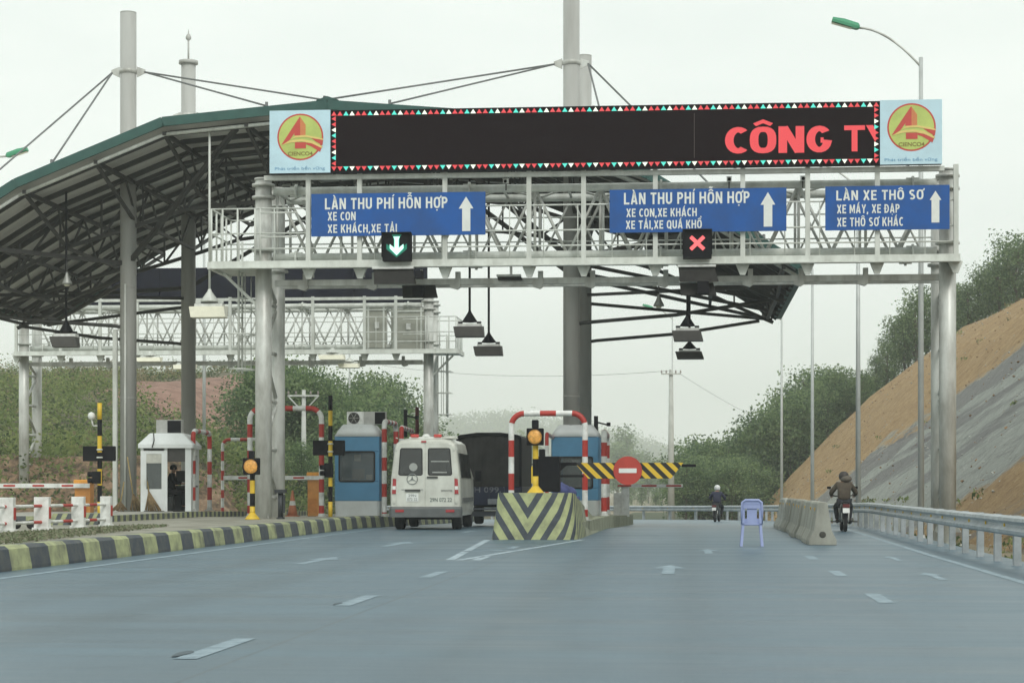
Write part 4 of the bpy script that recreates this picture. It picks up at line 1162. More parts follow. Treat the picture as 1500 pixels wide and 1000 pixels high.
panel_lamp(546,611,394,417, GY-0.5, -0.12, 'grey floodlight with a white rim hanging below the green arrow signal', camera=(615,403,0.2))
panel_lamp(588,642,416,437, GY+0.6, -0.05, 'dark floodlight with a camera hanging lower, right of the green arrow lamp', camera=(614,428,0.32))
panel_lamp(993,1053,391,413, GY-0.5, -0.06, 'broad grey floodlight directly below the red cross signal')
panel_lamp(995,1050,414,433, GY-0.3, -0.05, 'lower floodlight with a black camera below the red cross lamp', camera=(1030,422,0.32))
panel_lamp(728,766,405,411, GY+0.3, -0.02, 'small flat lamp with a white bulb under the middle of the front gantry')
def warn_bulb(px, py, Y, label):
    p = at(px, py, Y); root = thing('lantern', label, 'lamp', p)
    g = MB(); g.lathe(p, [(0.03,0.3),(0.05,0.22),(0.1,0.08),(0.17,-0.05),(0.17,-0.10)][::-1], 14); g.build('shade', mat('lamp_shade_grey', (0.30,0.31,0.29), 0.4, 0.3, 0.1, 3), root)
    g = MB(); g.tube(p+Vector((0,0,0.28)), p+Vector((0,0,0.62)), 0.025, 8); g.build('stem', M['dark'], root)
    g = MB(); g.lathe(p, [(0.06,-0.16),(0.1,-0.12),(0.1,-0.08)], 12); g.build('bulb', M['cream'], root)
# ---------------------------------------------------------------- lamps hung from the canopy
def hung_lamp(px, ytop, ybot, w_px, Y, label, pale=False, rod=True, skew=0.08):
    zb_, zt_ = zz(px,ybot,Y), zz(px,ytop,Y); x = gx(px,Y); wd = w_px*depth(px,Y)/F; h = zt_-zb_
    root = thing('hanging_lamp', label, 'lamp', (x, Y, zb_), 'floodlights hung from the canopy')
    dk = M['black'] if not pale else M['steel']
    zr = roofz(x)-0.3 if YF < Y < YB and abs(x-XC) < 14.5 else 7.45+rz(Y)
    g = MB(); g.tube((x, Y, zt_-0.05), (x, Y, zr), 0.038, 8)
    g.build('rod', dk, root)
    g = MB(); g.lathe((x, Y, zt_-h*0.42), [(wd*0.24,0),(wd*0.24,0.03),(wd*0.06,h*0.38),(wd*0.04,h*0.46)], 4 if not pale else 12)
    for s in (-1, 1): g.box((x+s*wd*0.3, Y, zt_-h*0.43), (wd*0.14,0.07,0.06))
    g.build('canopy_cone', dk, root)
    g = MB(); zm = zb_ + h*0.40
    g.box((x, Y, zm+h*0.05), (wd*0.74,0.34,h*0.12)); g.build('reflector', M['white'], root)
    g = MB()
    t = wd*skew
    g.loft([[(x-wd*0.5,Y-0.25,zm),(x+wd*0.5-t,Y-0.25,zm),(x+wd*0.5-t,Y+0.35,zm+0.05),(x-wd*0.5,Y+0.35,zm+0.05)],[(x-wd*0.5+t,Y-0.42,zb_),(x+wd*0.5,Y-0.42,zb_),(x+wd*0.5,Y-0.1,zb_-0.02),(x-wd*0.5+t,Y-0.1,zb_-0.02)]], smooth=False)
    g.build('glass', M['cream'] if pale else M['lampgrey'], root)
hung_lamp(688,456,494,46, 62.5, 'black floodlight on a long rod, left of the pair over the van lane')
hung_lamp(716,488,521,44, 66, 'black floodlight on a rod, lower right of the pair over the van lane')
hung_lamp(1007,462,500,46, 62.5, 'grey floodlight on a thick rod above another, right of the right mast')
hung_lamp(1010,500,526,42, 66, 'lowest grey floodlight right of the right mast, under its twin')
hung_lamp(97,470,509,44, 62.5, 'dark floodlight with pale glass hung under the far left of the canopy', skew=0.16)
hung_lamp(307,425,466,56, 60.9, 'cream lit-looking floodlight on a grey rod left of the front gantry column', pale=True)
for px, py, Y, lb in ((98,412,62,'bell lamp of bare metal under the left part of the canopy'),(959,412,61,'pale bell lamp just under the front gantry, right of the right mast'),(965,444,64,'dark bell lamp on the tie pipe right of the right mast')):
    warn_bulb(px, py, Y, lb)
hung_lamp(220,515,530,38, 89.2, 'pale flat floodlight under the rear gantry beside the left mast', pale=True)
hung_lamp(272,525,541,34, 89.6, 'small pale floodlight under the rear gantry by the rear left mast', pale=True)
hung_lamp(487,510,527,40, 89.2, 'cream flat floodlight under the rear gantry over the blue booth', pale=True)
hung_lamp(512,524,539,32, 89.6, 'small grey floodlight with camera under the rear gantry over the blue booth', pale=True)

def gantry_camera(px, py, label):
    Y = GY + 0.1; p = at(px, py, Y); root = thing('traffic_camera', label, 'camera', tuple(p), 'small cameras on the front gantry')
    g = MB(); g.box(p, (0.13,0.34,0.12), rx=R(8)); g.box(p+Vector((0,-0.04,0.07)), (0.15,0.4,0.015), rx=R(8)); g.build('housing', M['white'], root)
    g = MB(); g.lathe(p+Vector((0,-0.175,-0.02)), [(0.045,0.01),(0.045,-0.012),(0.01,-0.014)], 12, axis='Y'); g.build('lens', M['black'], root)
    g = MB(); g.tube(p-Vector((0,-0.05,0.05)), p-Vector((0,-0.05,0.24)), 0.02, 6); g.build('bracket', M['dark'], root)
gantry_camera(741, 266, 'small camera on the top chord of the gantry, right of the leftmost blue sign')
gantry_camera(1068, 263, 'small camera on the top chord above the words of the middle blue sign')
gantry_camera(1176, 262, 'small camera on the top chord between the middle and right blue signs')
# ---------------------------------------------------------------- steel guardrail on the right
LG = []
gpts = resample([(x, y, 0) for x, y in GR if y > -14], 0.5)
root = thing('guardrail', 'long galvanised steel guardrail along the right road edge, curving left far ahead', 'guardrail', (4.9, 20, 0))
g = MB()
secp = [(0.0,0.78),(-0.075,0.75),(-0.085,0.70),(-0.02,0.645),(-0.02,0.615),(-0.085,0.56),(-0.075,0.51),(0.0,0.475),(0.012,0.475),(0.012,0.78)]
ss = []
for i, p in enumerate(gpts):
    d = (gpts[min(i+1,len(gpts)-1)] - gpts[max(i-1,0)]).normalized(); r = Vector((d.y,-d.x,0)); r = r if r.x > 0 or abs(r.x) < 0.2 else r
    ss.append([(p.x + r.x*a, p.y + r.y*a, rz(p.y)+b) for a, b in secp])
g.loft(ss, smooth=False)
g.build('rail', mat('guardrail_zinc', (0.42,0.46,0.48), 0.45, 0.3, 0.15, 3, grime=(0.28,0.31,0.32)), root)
L = 0; nxt = 0.0; k = 0
acc = [0]
for a, b in zip(gpts, gpts[1:]): acc.append(acc[-1]+(b-a).length)
def alongpt(s):
    for i in range(len(acc)-1):
        if acc[i] <= s <= acc[i+1]:
            t = (s-acc[i])/(acc[i+1]-acc[i]); return gpts[i].lerp(gpts[i+1], t), (gpts[i+1]-gpts[i]).normalized()
    return gpts[-1], (gpts[-1]-gpts[-2]).normalized()
s = 1.0
refl = MB()
while s < acc[-1]-1:
    p, d = alongpt(s); r = Vector((d.y,-d.x,0)); z = rz(p.y)
    q = p + r*0.16
    g = MB(); rzv = math.atan2(d.y, d.x)
    g.box((q.x, q.y, z+0.15), (0.14,0.11,1.25), rz=rzv); g.box((p.x+r.x*0.06, p.y+r.y*0.06, z+0.63), (0.16,0.12,0.2), rz=rzv)
    g.build('post', M['zinc'], root)
    c = p - r*0.035
    refl.box((c.x, c.y, z+0.63), (0.035,0.02,0.05) if abs(d.x) > 0.5 else (0.02,0.035,0.05), rz=0)
    s += 2.0 if s < 95 else 3.0
refl.build('reflectors', M['yellow'], root)

# ---------------------------------------------------------------- concrete barrier blocks between the lanes
def barrier_block(pale=False):
    root = thing('concrete_barrier', 'x', 'barrier', (0,0,0), 'concrete barrier blocks beside the motorbike lane')
    pr = [(-0.31,0),(-0.31,0.10),(-0.20,0.30),(-0.11,0.86),(-0.08,0.90),(0.08,0.90),(0.11,0.86),(0.20,0.30),(0.31,0.10),(0.31,0)]
    g = MB(); n = 7
    g.loft([[(a*(1+0.02*math.sin(3*t+a*9))*(0.93 if t in (0,n) else 1), -1.48+2.96*t/n, b) for a, b in pr] for t in range(n+1)], smooth=False)
    g.build('body', M['conc2'] if not pale else mat('whitewashed_concrete', (0.50,0.52,0.48), 0.8, 0, 0.25, 2, bump=0.3, grime=(0.28,0.28,0.25)), root, bevel=0.015)
    g = MB()
    for y in (-1.0, 0.6):
        g = MB(); g.box((-0.13, y, 0.74), (0.03,0.11,0.075), ry=R(-10)); g.build('reflector', [mat('amber_reflector', (0.62,0.38,0.05), 0.4)], root)
    g = MB(); g.lathe((0,-1.479,0.22), [(0.07,0.0),(0.07,-0.006),(0.05,-0.007)], 12, axis='Y'); g.build('lifting_hole', mat('hole_dark', (0.07,0.07,0.06), 0.9), root)
    return root
bp = barrier_block(); bw = barrier_block(True)
y = 43.3
xs_c = np.interp
for i in range(7):
    yc = y + 3.05*i; xc_ = 2.78 + 0.0065*(yc-43) + (0,0.04,-0.03,0.05,0.0,-0.05,0.03)[i]
    lab = ['nearest grey concrete barrier block, its stained end facing the camera','second grey concrete barrier block from the near end of the row','third grey concrete barrier block from the near end of the row','fourth grey concrete barrier block from the near end of the row',
           'fifth grey concrete barrier block, last before the whitewashed ones','first whitewashed barrier block beyond the grey row','farthest whitewashed barrier block of the row'][i]
    p = bp if i < 5 else bw
    if i in (0, 5): p.location = (xc_, yc, rz(yc)); p.rotation_euler = (0,0,-0.006); p['label'] = lab
    else: dup(p, (xc_, yc, rz(yc)), (-0.006,0.012,-0.02,0.004,-0.012,0.02,-0.01)[i], lab)

# ---------------------------------------------------------------- street lamps and utility poles
def street_lamp(px, Y, px_head, py_arm, py_head, zbase, label, hl=0.85, grp='street lamps', pole_r=0.1, top=None):
    x = gx(px,Y); zt = zz(px, py_arm, Y); zh = zz(px_head, py_head, Y); xh = gx(px_head, Y)
    root = thing('street_lamp', label, 'street lamp', (x,Y,zbase), grp)
    g = MB(); g.tube((x,Y,zbase), (x,Y,zt+0.28 if top is None else top), pole_r, 10, 0, pole_r*0.62); g.lathe((x,Y,zbase), [(pole_r*1.9,0),(pole_r*1.9,0.05),(pole_r*1.1,0.3)], 10)
    g.build('pole', mat('lamp_pole_pale', (0.50,0.53,0.52), 0.45, 0.1, 0.08, 2), root)
    dx, dz = xh-x, zh-zt
    g = MB(); pts = []
    for i in range(11):
        t = i/10; pts.append((x+dx*t, Y, zt + dz*(1-(1-t)**1.8)))
    g.pipe(pts, pole_r*0.36, 8); g.build('arm', M['steel2'], root)
    s = 1 if dx > 0 else -1; sl = R(17)*s
    cx = xh + s*hl*0.48*math.cos(sl); cz = zh + hl*0.48*math.sin(abs(sl))
    g = MB()
    ux = Vector((math.cos(R(17))*s, 0, math.sin(R(17)))); uz = Vector((-math.sin(R(17))*s, 0, math.cos(R(17)))); C0 = Vector((cx, Y, cz))
    secs = []
    for t, hw, hh in ((-0.5,0.08,0.06),(-0.42,0.13,0.12),(0.1,0.16,0.13),(0.5,0.13,0.09)):
        c = C0 + ux*hl*t
        secs.append([tuple(c + Vector((0,a*hw*hl/0.85,0)) + uz*b*hh*hl/0.85) for a, b in ((-1,-0.5),(1,-0.5),(1,0.2),(0.55,1),(-0.55,1),(-1,0.2))])
    g.loft(secs, smooth=False); hd = g.build('lamp_head', mat('lamp_green', (0.055,0.30,0.16), 0.4, 0, 0.08, 4), root)
    g = MB(); c = C0 + ux*hl*0.12 - uz*0.085*hl/0.85
    g.add([tuple(c+ux*a*hl*0.36+Vector((0,b*0.12*hl/0.85,0))) for a, b in ((-1,-1),(1,-1),(1,1),(-1,1))], [(0,1,2,3)])
    g.build('lens', M['cream'], hd)
    return root
street_lamp(1349, 60, 1258, 98, 41, -0.5, 'tall pale street lamp with a green head rising behind the right gantry column')
street_lamp(1257, 71.5, 1193, 276, 240, -0.6, 'second tall lamp pole behind the guardrail, its head hidden behind the message board')
street_lamp(1190, 97, 1142, 402, 370, -0.9, 'third tall lamp pole behind the guardrail, left of the second')
street_lamp(1145, 127, 1108, 470, 445, -1.3, 'farthest lamp pole at the guardrail, nearest the orange slope edge')
street_lamp(985, 158, 956, 468, 451, -1.6, 'thin distant street lamp with a green head left of the utility pole', pole_r=0.085)
street_lamp(-90, 70, 10, 268, 229, 0.2, 'street lamp at the left edge of the photo, only its green head in frame', hl=0.82)
street_lamp(299, 100, 272, 322, 300, -0.8, 'white lamp pole standing behind the white booth', pole_r=0.1)
street_lamp(512, 150, 490, 400, 380, -1.5, 'thin lamp pole rising behind the roof of the blue booth', pole_r=0.09)
def util_pole(px, Y, ptop, wpx, arm, label):
    x = gx(px,Y); zt = zz(px,ptop,Y); zb_ = rz(Y)-0.5; r = wpx*depth(px,Y)/F/2
    root = thing('utility_pole', label, 'utility pole', (x,Y,zb_), 'concrete utility poles')
    g = MB(); g.tube((x,Y,zb_), (x,Y,zt), r*1.25, 10, 0, r*0.7); g.build('pole', mat('pole_concrete', (0.48,0.50,0.47), 0.8, 0, 0.1, 2), root)
    g = MB(); g.box((x,Y-r,zt-0.35), (arm*2,0.1,0.1))
    if arm > 0.9:
        for s in (-1,1): g.bar((x+s*arm,Y-r,zt-0.35),(x+s*arm*0.15,Y-r,zt-1.2),0.07,0.07)
    g.build('crossarm', M['steel2'], root)
    for k in (-1,-0.5,0.5,1): g = MB(); g.lathe((x+k*arm*0.95,Y-r,zt-0.28), [(0.05,0),(0.07,0.06),(0.04,0.12),(0.06,0.2)], 8); g.build('insulator', mat('porcelain', (0.25,0.22,0.2), 0.4), root)
    return Vector((x,Y-r,zt-0.1))
pA = util_pole(983, 150, 541, 9, 0.75, 'grey concrete utility pole with a short crossarm beside the road bend')
pB = util_pole(445, 118, 571, 8, 0.95, 'pale utility pole with a forked crossarm behind the left gantry columns')
pC = util_pole(847, 260, 628, 6, 0.8, 'small faint utility pole far behind the no entry sign')
def wire(p, q, sag, label):
    g = MB(); g.pipe([p.lerp(q, t/14) - Vector((0,0,sag*4*(t/14)*(1-t/14))) for t in range(15)], 0.013, 4)
    tag(g.build('power_line', M['dark'], origin=tuple(p)), label, 'power line')
wire(pA, at(560,535,190), 0.7, 'thin power line sagging left from the utility pole across the sky')
wire(pA+Vector((0.6,0,-0.2)), at(1180,640,215), 0.5, 'thin power line running down right from the utility pole to the trees')

# ---------------------------------------------------------------- striped arches, poles, bollards
def arch(name, label, p, q, ztop, zbase, r=0.075, band=0.42, cr=0.32, foot=True, lean=0, group='red and white striped guard arches', phase=0):
    """hoop from foot p=(x,y) to foot q"""
    P0 = Vector((p[0],p[1],zbase)); P1 = Vector((q[0],q[1],zbase)); d = (P1-P0).normalized(); W = (P1-P0).length
    path = [P0]
    for k in range(7):
        t = R(90*k/6); path.append(P0 + d*(cr-cr*math.cos(t)) + Vector((0,0,ztop-r-zbase-cr+cr*math.sin(t))))
    for k in range(7):
        t = R(90*k/6); path.append(P0 + d*(W-cr+cr*math.sin(t)) + Vector((0,0,ztop-r-zbase-cr+cr*math.cos(t))))
    path.append(P1)
    pts = resample(path, 0.07)
    L = [0]
    for a, b in zip(pts, pts[1:]): L.append(L[-1]+(b-a).length)
    mid = L[-1]/2
    def mf(i):
        return int((abs((L[i]+L[i+1])/2 - mid) + band/2 + phase)/band) % 2
    root = thing(name, label, 'guard arch', tuple((P0+P1)/2), group)
    g = MB(); g.pipe(pts, r, 10, mf=lambda i: 1 if mf(i) else 0); g.build('hoop', [M['red'], M['white']], root)
    if foot:
        for P in (P0, P1):
            g = MB(); g.lathe(P, [(0.17,0),(0.17,0.02),(r+0.02,0.025),(r+0.015,0.1)], 12); g.build('foot_plate', M['steel2'], root)
    return root
zP = lambda Y: PZ + rz(Y)
arch('guard_arch','large red and white arch around the left gantry columns',(gx(366,62),62),(gx(471,62),62),zz(420,594,62),zP(62),0.085,0.43,0.36)
arch('guard_arch','small far red and white arch just left of the gantry columns',(gx(326,84),84),(gx(392,84),84),zz(350,641,84),zP(84)-0.05,0.07,0.4,0.3)
arch('guard_arch','red and white arch seen end on, right of the white booth',(gx(283,61),61),(gx(307,63.6),63.6),zz(283,627,61),P2Z+rz(61),0.075,0.42,0.25,phase=0.2)
arch('guard_arch','red and white arch at the right side of the blue booth by the van',(gx(563,63),63),(gx(580,65.6),65.6),zz(563,613,63),zP(63),0.085,0.44,0.25,phase=0.1)
arch('guard_arch','red and white arch behind the blue booth, above the white van',(gx(588,67.5),67.5),(gx(604,72),72),zz(588,622,67.5),zP(67),0.085,0.42,0.25,phase=0.2)
arch('guard_arch','red and white arch over the painted nose of the centre island',(gx(749,50.5),50.5),(gx(857,50.5),50.5),zz(803,601,50.5),0.36,0.075,0.43,0.33)
arch('guard_arch','red and white arch beside the booth behind the mast, near the no entry sign',(gx(885,60.5),60.5),(gx(889,64.5),64.5),zz(885,628,60.5),0.34,0.095,0.42,0.25,phase=0.1)
arch('guard_arch','thin red and white arch seen between the amber lamp and the mast',(gx(801,60),60),(gx(812,66),66),zz(801,632,60),0.34,0.06,0.42,0.22,phase=0.3)
def stripe_pole(root, x, Y, zb_, zt_, r, band, first=0, name='pole'):
    g = MB(); n = max(1, int(round((zt_-zb_)/band))); h = (zt_-zb_)/n
    for i in range(n): g.tube((x,Y,zb_+i*h), (x,Y,zb_+(i+1)*h), r, 10, (i+first) % 2, cap=(i in (0,n-1)))
    return g.build(name, [M['yellow'], M['black']], root)
def sign_pole(px, Y, ptop, zb_, box, light, label, lamp=None, boxw=None):
    x = gx(px,Y); root = thing('signal_pole', label, 'signal pole', (x,Y,zb_), 'yellow and black signal poles')
    stripe_pole(root, x, Y, zb_, zz(px,ptop,Y), 0.065, 0.47)
    x0,x1,t,b = box
    g = MB(); g.box(((gx(x0,Y)+gx(x1,Y))/2, Y+0.14, zz(px,(t+b)/2,Y)), (gx(x1,Y)-gx(x0,Y), 0.14, (b-t)*depth(px,Y)/F))
    bx = g.build('display_box', M['black'], root, bevel=0.015)
    g = MB()
    for q in (0.24, 0.76): g.tube((x,Y,zz(px,t+(b-t)*q,Y)-0.02), (x,Y,zz(px,t+(b-t)*q,Y)+0.02), 0.09, 12)
    g.build('clamp', M['steel'], bx)
    x0,x1,t,b = light
    g = MB(); c = Vector(((gx(x0,Y)+gx(x1,Y))/2, Y+0.02, zz(px,(t+b)/2,Y)))
    g.box(c, (0.24,0.22,(b-t)*depth(px,Y)/F)); 
    for dz in (-0.09,0.09): g.tube(c+Vector((-0.06,0.0,dz)), c+Vector((-0.24,-0.12,dz)), 0.075, 12)
    tl = g.build('traffic_light', M['black'], root)
    if lamp:
        p = at(lamp[0],lamp[1],Y); g = MB(); g.lathe(p, [(0.02,-0.11),(0.08,-0.08),(0.11,0),(0.08,0.08),(0.02,0.11)], 12); g.tube(p+Vector((0,0,-0.1)), p+Vector((0.05,0,-0.28)), 0.02, 6); g.tube(p+Vector((0.05,0,-0.28)), (x,Y,p.z-0.28), 0.02, 6)
        g.build('camera_dome', M['white'], root)
sign_pole(146, 55, 590, zP(55), (120,167,653,675), (136,149,690,708), 'yellow and black pole with a wide black display left of the white booth', lamp=(134,609))
sign_pole(484, 60, 579, zP(60), (457.5,504,644.5,666.5), (476,487,678,699), 'yellow and black pole with a wide black display before the blue booth')
def amber_lamp(px, Y, top, bot, zb_, label, zp_top=None):
    x = gx(px,Y); s = depth(px,Y)/F; zc = zz(px,(top+bot)/2,Y); h = (bot-top)*s
    root = thing('warning_light', label, 'warning light', (x,Y,zb_), 'amber warning lights on striped posts')
    stripe_pole(root, x, Y+0.1, zb_, zz(px,top,Y)+0.1, 0.07, 0.38)
    g = MB(); g.box((x,Y,zc), (h,0.16,h)); g.box((x,Y+0.02,zc+h/2+0.1), (0.16,0.12,0.2)); 
    hs = g.build('housing', M['black'], root, bevel=0.02)
    g = MB(); g.lathe((x,Y-0.08,zc), [(h*0.43,0.0),(h*0.43,-0.03),(h*0.3,-0.055),(0.02,-0.065)], 24, 0, axis='Y'); g.build('lens', M['amber'], hs)
    g = MB(); g.pipe([(x+h*0.46*math.cos(R(a)), Y-0.14, zc+h*0.46*math.sin(R(a))) for a in range(-20,201,20)], 0.018, 6); g.build('visor', M['black'], hs)
    g = MB(); g.lathe((x,Y+0.1,zb_), [(0.22,0),(0.2,0.03),(0.09,0.16),(0.075,0.18)], 12); g.build('base_cone', M['yellow'], root)
    return root
amber_lamp(368.5, 53.5, 670.5, 695, zP(53), 'round amber warning light on a striped post before the left gantry columns')
amber_lamp(784, 47.0, 627, 652, 1.06, 'round amber warning light on the painted crash block under the arch')
# bollard, traffic cone, barrier machines
x = gx(411,54.5); root = thing('bollard', 'black post with a flat top beside the left gantry columns', 'bollard', (x,54.5,zP(54)))
g = MB(); g.tube((x,54.5,zP(54)), (x,54.5,zP(54)+0.72), 0.075, 12); g.lathe((x,54.5,zP(54)), [(0.12,0),(0.12,0.03),(0.08,0.05)], 12); g.build('post', mat('bollard_dark', (0.03,0.035,0.04), 0.5), root)
g = MB(); g.box((x,54.5,zP(54)+0.77), (0.30,0.26,0.10)); g.box((x+0.11,54.45,zP(54)+0.42), (0.05,0.05,0.5)); g.build('cap', mat('bollard_dark', (0.03,0.035,0.04), 0.5), root)
x = gx(428.5,63); root = thing('traffic_cone', 'tall faded orange traffic cone right of the left gantry columns', 'traffic cone', (x,63,zP(63)))
g = MB(); g.lathe((x,63,zP(63)), [(0.17,0.03),(0.13,0.22),(0.105,0.36),(0.085,0.5),(0.03,0.82),(0.02,0.84)], 14, mf=lambda i: 1 if i == 2 else 0); g.build('cone', [mat('cone_orange', (0.45,0.16,0.08), 0.7, 0, 0.15, 5), M['white']], root)
g = MB(); g.box((x,63,zP(63)+0.015), (0.4,0.4,0.03)); g.build('base', mat('cone_orange', (0.45,0.16,0.08)), root)
def boom_gate(px0, px1, top, bot, Y, arm_px, arm_py, label, zb_):
    x0, x1 = gx(px0,Y), gx(px1,Y); zt_ = zz(px0,top,Y); xc = (x0+x1)/2
    root = thing('boom_barrier', label, 'boom barrier', (xc,Y,zb_), 'orange boom barriers')
    g = MB(); g.box((xc,Y,(zb_+zt_-0.12)/2), (x1-x0,0.36,zt_-0.12-zb_)); cab = g.build('cabinet', M['orange'], root, bevel=0.015)
    g = MB(); g.box((xc,Y,zt_-0.05), (x1-x0+0.06,0.42,0.13)); g.build('lid', mat('orange_lid', (0.75,0.33,0.05), 0.5), cab, bevel=0.03)
    g = MB(); g.box((xc-(x1-x0)*0.1,Y-0.185,zb_+0.35), (x1-x0-0.12,0.012,0.45)); g.build('service_door', mat('orange_door', (0.55,0.21,0.04), 0.55), cab)
    xe = gx(arm_px,Y); z = zz(px0,arm_py,Y); g = MB(); n = max(2,int(round(abs(xe-x1)/0.45)))
    g.box(((xe+x1)/2, Y-0.24, z), (abs(x1-xe),0.05,0.13), 1)
    for i in range(n):
        if i % 2 == 1:
            a = x1 + (xe-x1)*(i+0.1)/n; b = x1 + (xe-x1)*(i+0.9)/n; g.box(((a+b)/2, Y-0.268, z), (abs(b-a),0.008,0.055), 0)
    g.build('boom', [M['red'], M['white']], root)
boom_gate(112,135,703,757,56.5,-140,711,'orange boom barrier box at far left with a white and red boom pointing left',zP(56))
boom_gate(452,470,692,753,63.5,330,699.5,'orange boom barrier box behind the large arch, boom pointing left behind the columns',zP(63))
# far right boom with white cabinet
Y = 70; x = gx(916,Y); root = thing('boom_barrier', 'low white boom barrier box on the right rim of the centre island', 'boom barrier', (x,Y,0.2))
g = MB(); g.box((x,Y,0.78), (0.28,0.3,1.2)); g.box((x,Y-0.16,1.1), (0.2,0.012,0.3)); g.box((x-0.28,Y,0.62), (0.26,0.3,0.8)); g.build('cabinet', M['white'], root, bevel=0.02)
g = MB(); x1 = gx(1000,Y); z = 1.27; g.box(((x+x1)/2,Y-0.2,z), (x1-x,0.05,0.11), 1)
for a,b in ((905,925),(940,962),(976,998)): g.box(((gx(a,Y)+gx(b,Y))/2,Y-0.23,z), (gx(b,Y)-gx(a,Y),0.01,0.06), 0)
g.build('boom', [M['red'],M['white']], root)
# striped swing barrier with the no-entry disc
Y = 49.0; zT = zz(900,677.5,Y); zB = zz(900,700.5,Y)
x0 = gx(790,Y); root = thing('lane_barrier', 'black and yellow diagonal striped lane barrier arm closing the middle lane', 'barrier', (x0,Y,1.0))
g = MB(); X = lambda p: gx(p,Y); Z = lambda p: zz(860,p,Y)
g.box((X(804),Y,Z(694)), (X(820)-X(787),0.4,Z(668)-Z(720))); g.box((X(794),Y+0.02,Z(668)), (0.14,0.25,0.36)); g.box((X(780),Y-0.1,Z(695)), (0.06,0.05,0.3)); g.build('machine', M['black'], root, bevel=0.02)
g = MB(); g.box((X(783),Y-0.15,Z(695)), (0.13,0.1,0.42)); g.build('yellow_box', M['yellow'], root)
g = MB(); g.box(((X(815)+X(845))/2,Y,zT-0.03), (X(845)-X(815),0.06,0.08)); g.face2([(X(812),zT-0.03),(X(833),zT-0.03),(X(812),Z(697))], Y-0.03, Y+0.03)
g.box(((X(815)+X(855))/2,Y+0.01,zB+0.06), (X(855)-X(815),0.05,0.06)); g.box(((X(1000)+X(1018))/2,Y,zT-0.07), (X(1019)-X(998),0.05,0.07)); g.build('arm', M['black'], root)
g = MB(); z0_, z1_ = zB-zT, 0.0
base = Vector((X(842),Y,zT)); wd = X(1001)-X(842)
g.prism([(0,-0.02,0),(wd,-0.02,0),(wd-0.30,-0.02,z0_),(0.33,-0.02,z0_)], (0,0.04,0))
o = g.build('striped_panel', diag_mat(), root)
o.data.transform(Matrix.Identity(4)); o.location = base
# the no-entry sign
Yn = Y-0.06; c = at(919.5,689,Yn); r = 21*depth(919,Yn)/F
root = thing('no_entry_sign', 'round red no entry sign with a white bar on the striped arm', 'sign', tuple(c))
g = MB(); g.face2(disc(c.x,c.z,r,40), Yn, Yn+0.025); g.build('disc', mat('sign_red', (0.46,0.05,0.035), 0.5, 0, 0.08, 3), root)
g = MB(); g.face2(rrect(c.x,c.z,r*1.24,r*0.32,0.01), Yn-0.001, Yn-0.006); g.build('bar', M['letter'], root)
# blue bag behind the crash block
Y = 49.6; x = gx(822,Y); g = MB()
g.lathe((x,Y,0.98), [(0.06,0),(0.2,0.03),(0.24,0.14),(0.19,0.27),(0.07,0.32),(0.03,0.36)], 9); g.lathe((x+0.22,Y+0.1,0.98), [(0.05,0),(0.16,0.03),(0.17,0.1),(0.11,0.2),(0.03,0.25)], 8)
g.box((x+0.1,Y,0.9),(0.7,0.5,0.17))
tag(g.build('bundle', mat('bundle_blue', (0.09,0.11,0.30), 0.7, 0, 0.3, 6), origin=(x,Y,0.98)), 'small blue cloth bundle lying behind the crash block', 'bundle')
# ---------------------------------------------------------------- white post fence at the left
root = thing('post_fence', 'low white post fence with two red and white rails at far left', 'fence', (gx(60,40),40,PZ))
fp = [(-46,35.6,26),(10,37.6,25),(62,39.4,24),(115,41.2,20),(155.5,43,17)]
prev = None
for px,Y,wpx in fp:
    x = gx(px,Y); s = depth(px,Y)/F; wd = wpx*s
    g = MB(); g.box((x,Y,PZ+0.34), (wd*0.92,0.16,0.68), 0); g.box((x,Y,PZ+0.03), (wd*1.1,0.24,0.06), 0); g.box((x+wd*0.46+0.004,Y+0.01,PZ+0.36), (0.02,0.12,0.24), 1)
    g.build('post', [M['white'], M['red']], root, bevel=0.015)
    prev = (x, Y)
for zf in (0.50, 0.17):
    pts = [Vector((gx(px,Y),Y-0.02,PZ+zf)) for px,Y,_ in fp]
    pts = resample(pts, 0.16)
    g = MB(); g.pipe(pts, 0.032, 8, mf=lambda i: 0 if (i % 9) in (3,4,5) else 1); g.build('rail', [M['red'], M['white']], root)
for i,(px,Y,wpx,lb) in enumerate(((88,45,30,'wider low chevron painted kerb block behind the white fence'),(134,45.6,24,'narrower low chevron painted kerb block behind the last fence post'))):
    x = gx(px,Y); s = depth(px,Y)/F; wd = wpx*s; g = MB(); h = 0.27
    for k in range(4):
        a = x-wd/2+wd*k/4; b = a+wd/4
        g.prism([(a-0.06,Y,PZ),(b-0.06,Y,PZ),(b+0.06,Y+0.03,PZ+h),(a+0.06,Y+0.03,PZ+h)], (0,0.45,0), k % 2)
    tag(g.build('kerb_block', [M['kerb_y'],M['kerb_d']], origin=(x,Y,PZ)), lb, 'kerb block', 'chevron kerb blocks behind the fence')
# dark rollers and red stand seen through the fence
Y = 40.5; x = gx(36,Y); root = thing('wheeled_stand', 'low dark wheeled barrier stand seen through the white fence', 'stand', (x,Y,PZ))
g = MB(); g.box((x,Y,PZ+0.14),(0.36,0.1,0.08)); g.build('bar', M['dark'], root)
for q in (-1,1): g = MB(); g.lathe((x+q*0.17,Y-0.05,PZ+0.1),[(0.05,-0.05),(0.1,-0.045),(0.1,0.045),(0.05,0.05)],14,axis='Y'); g.build('wheel', M['rubber'], root)
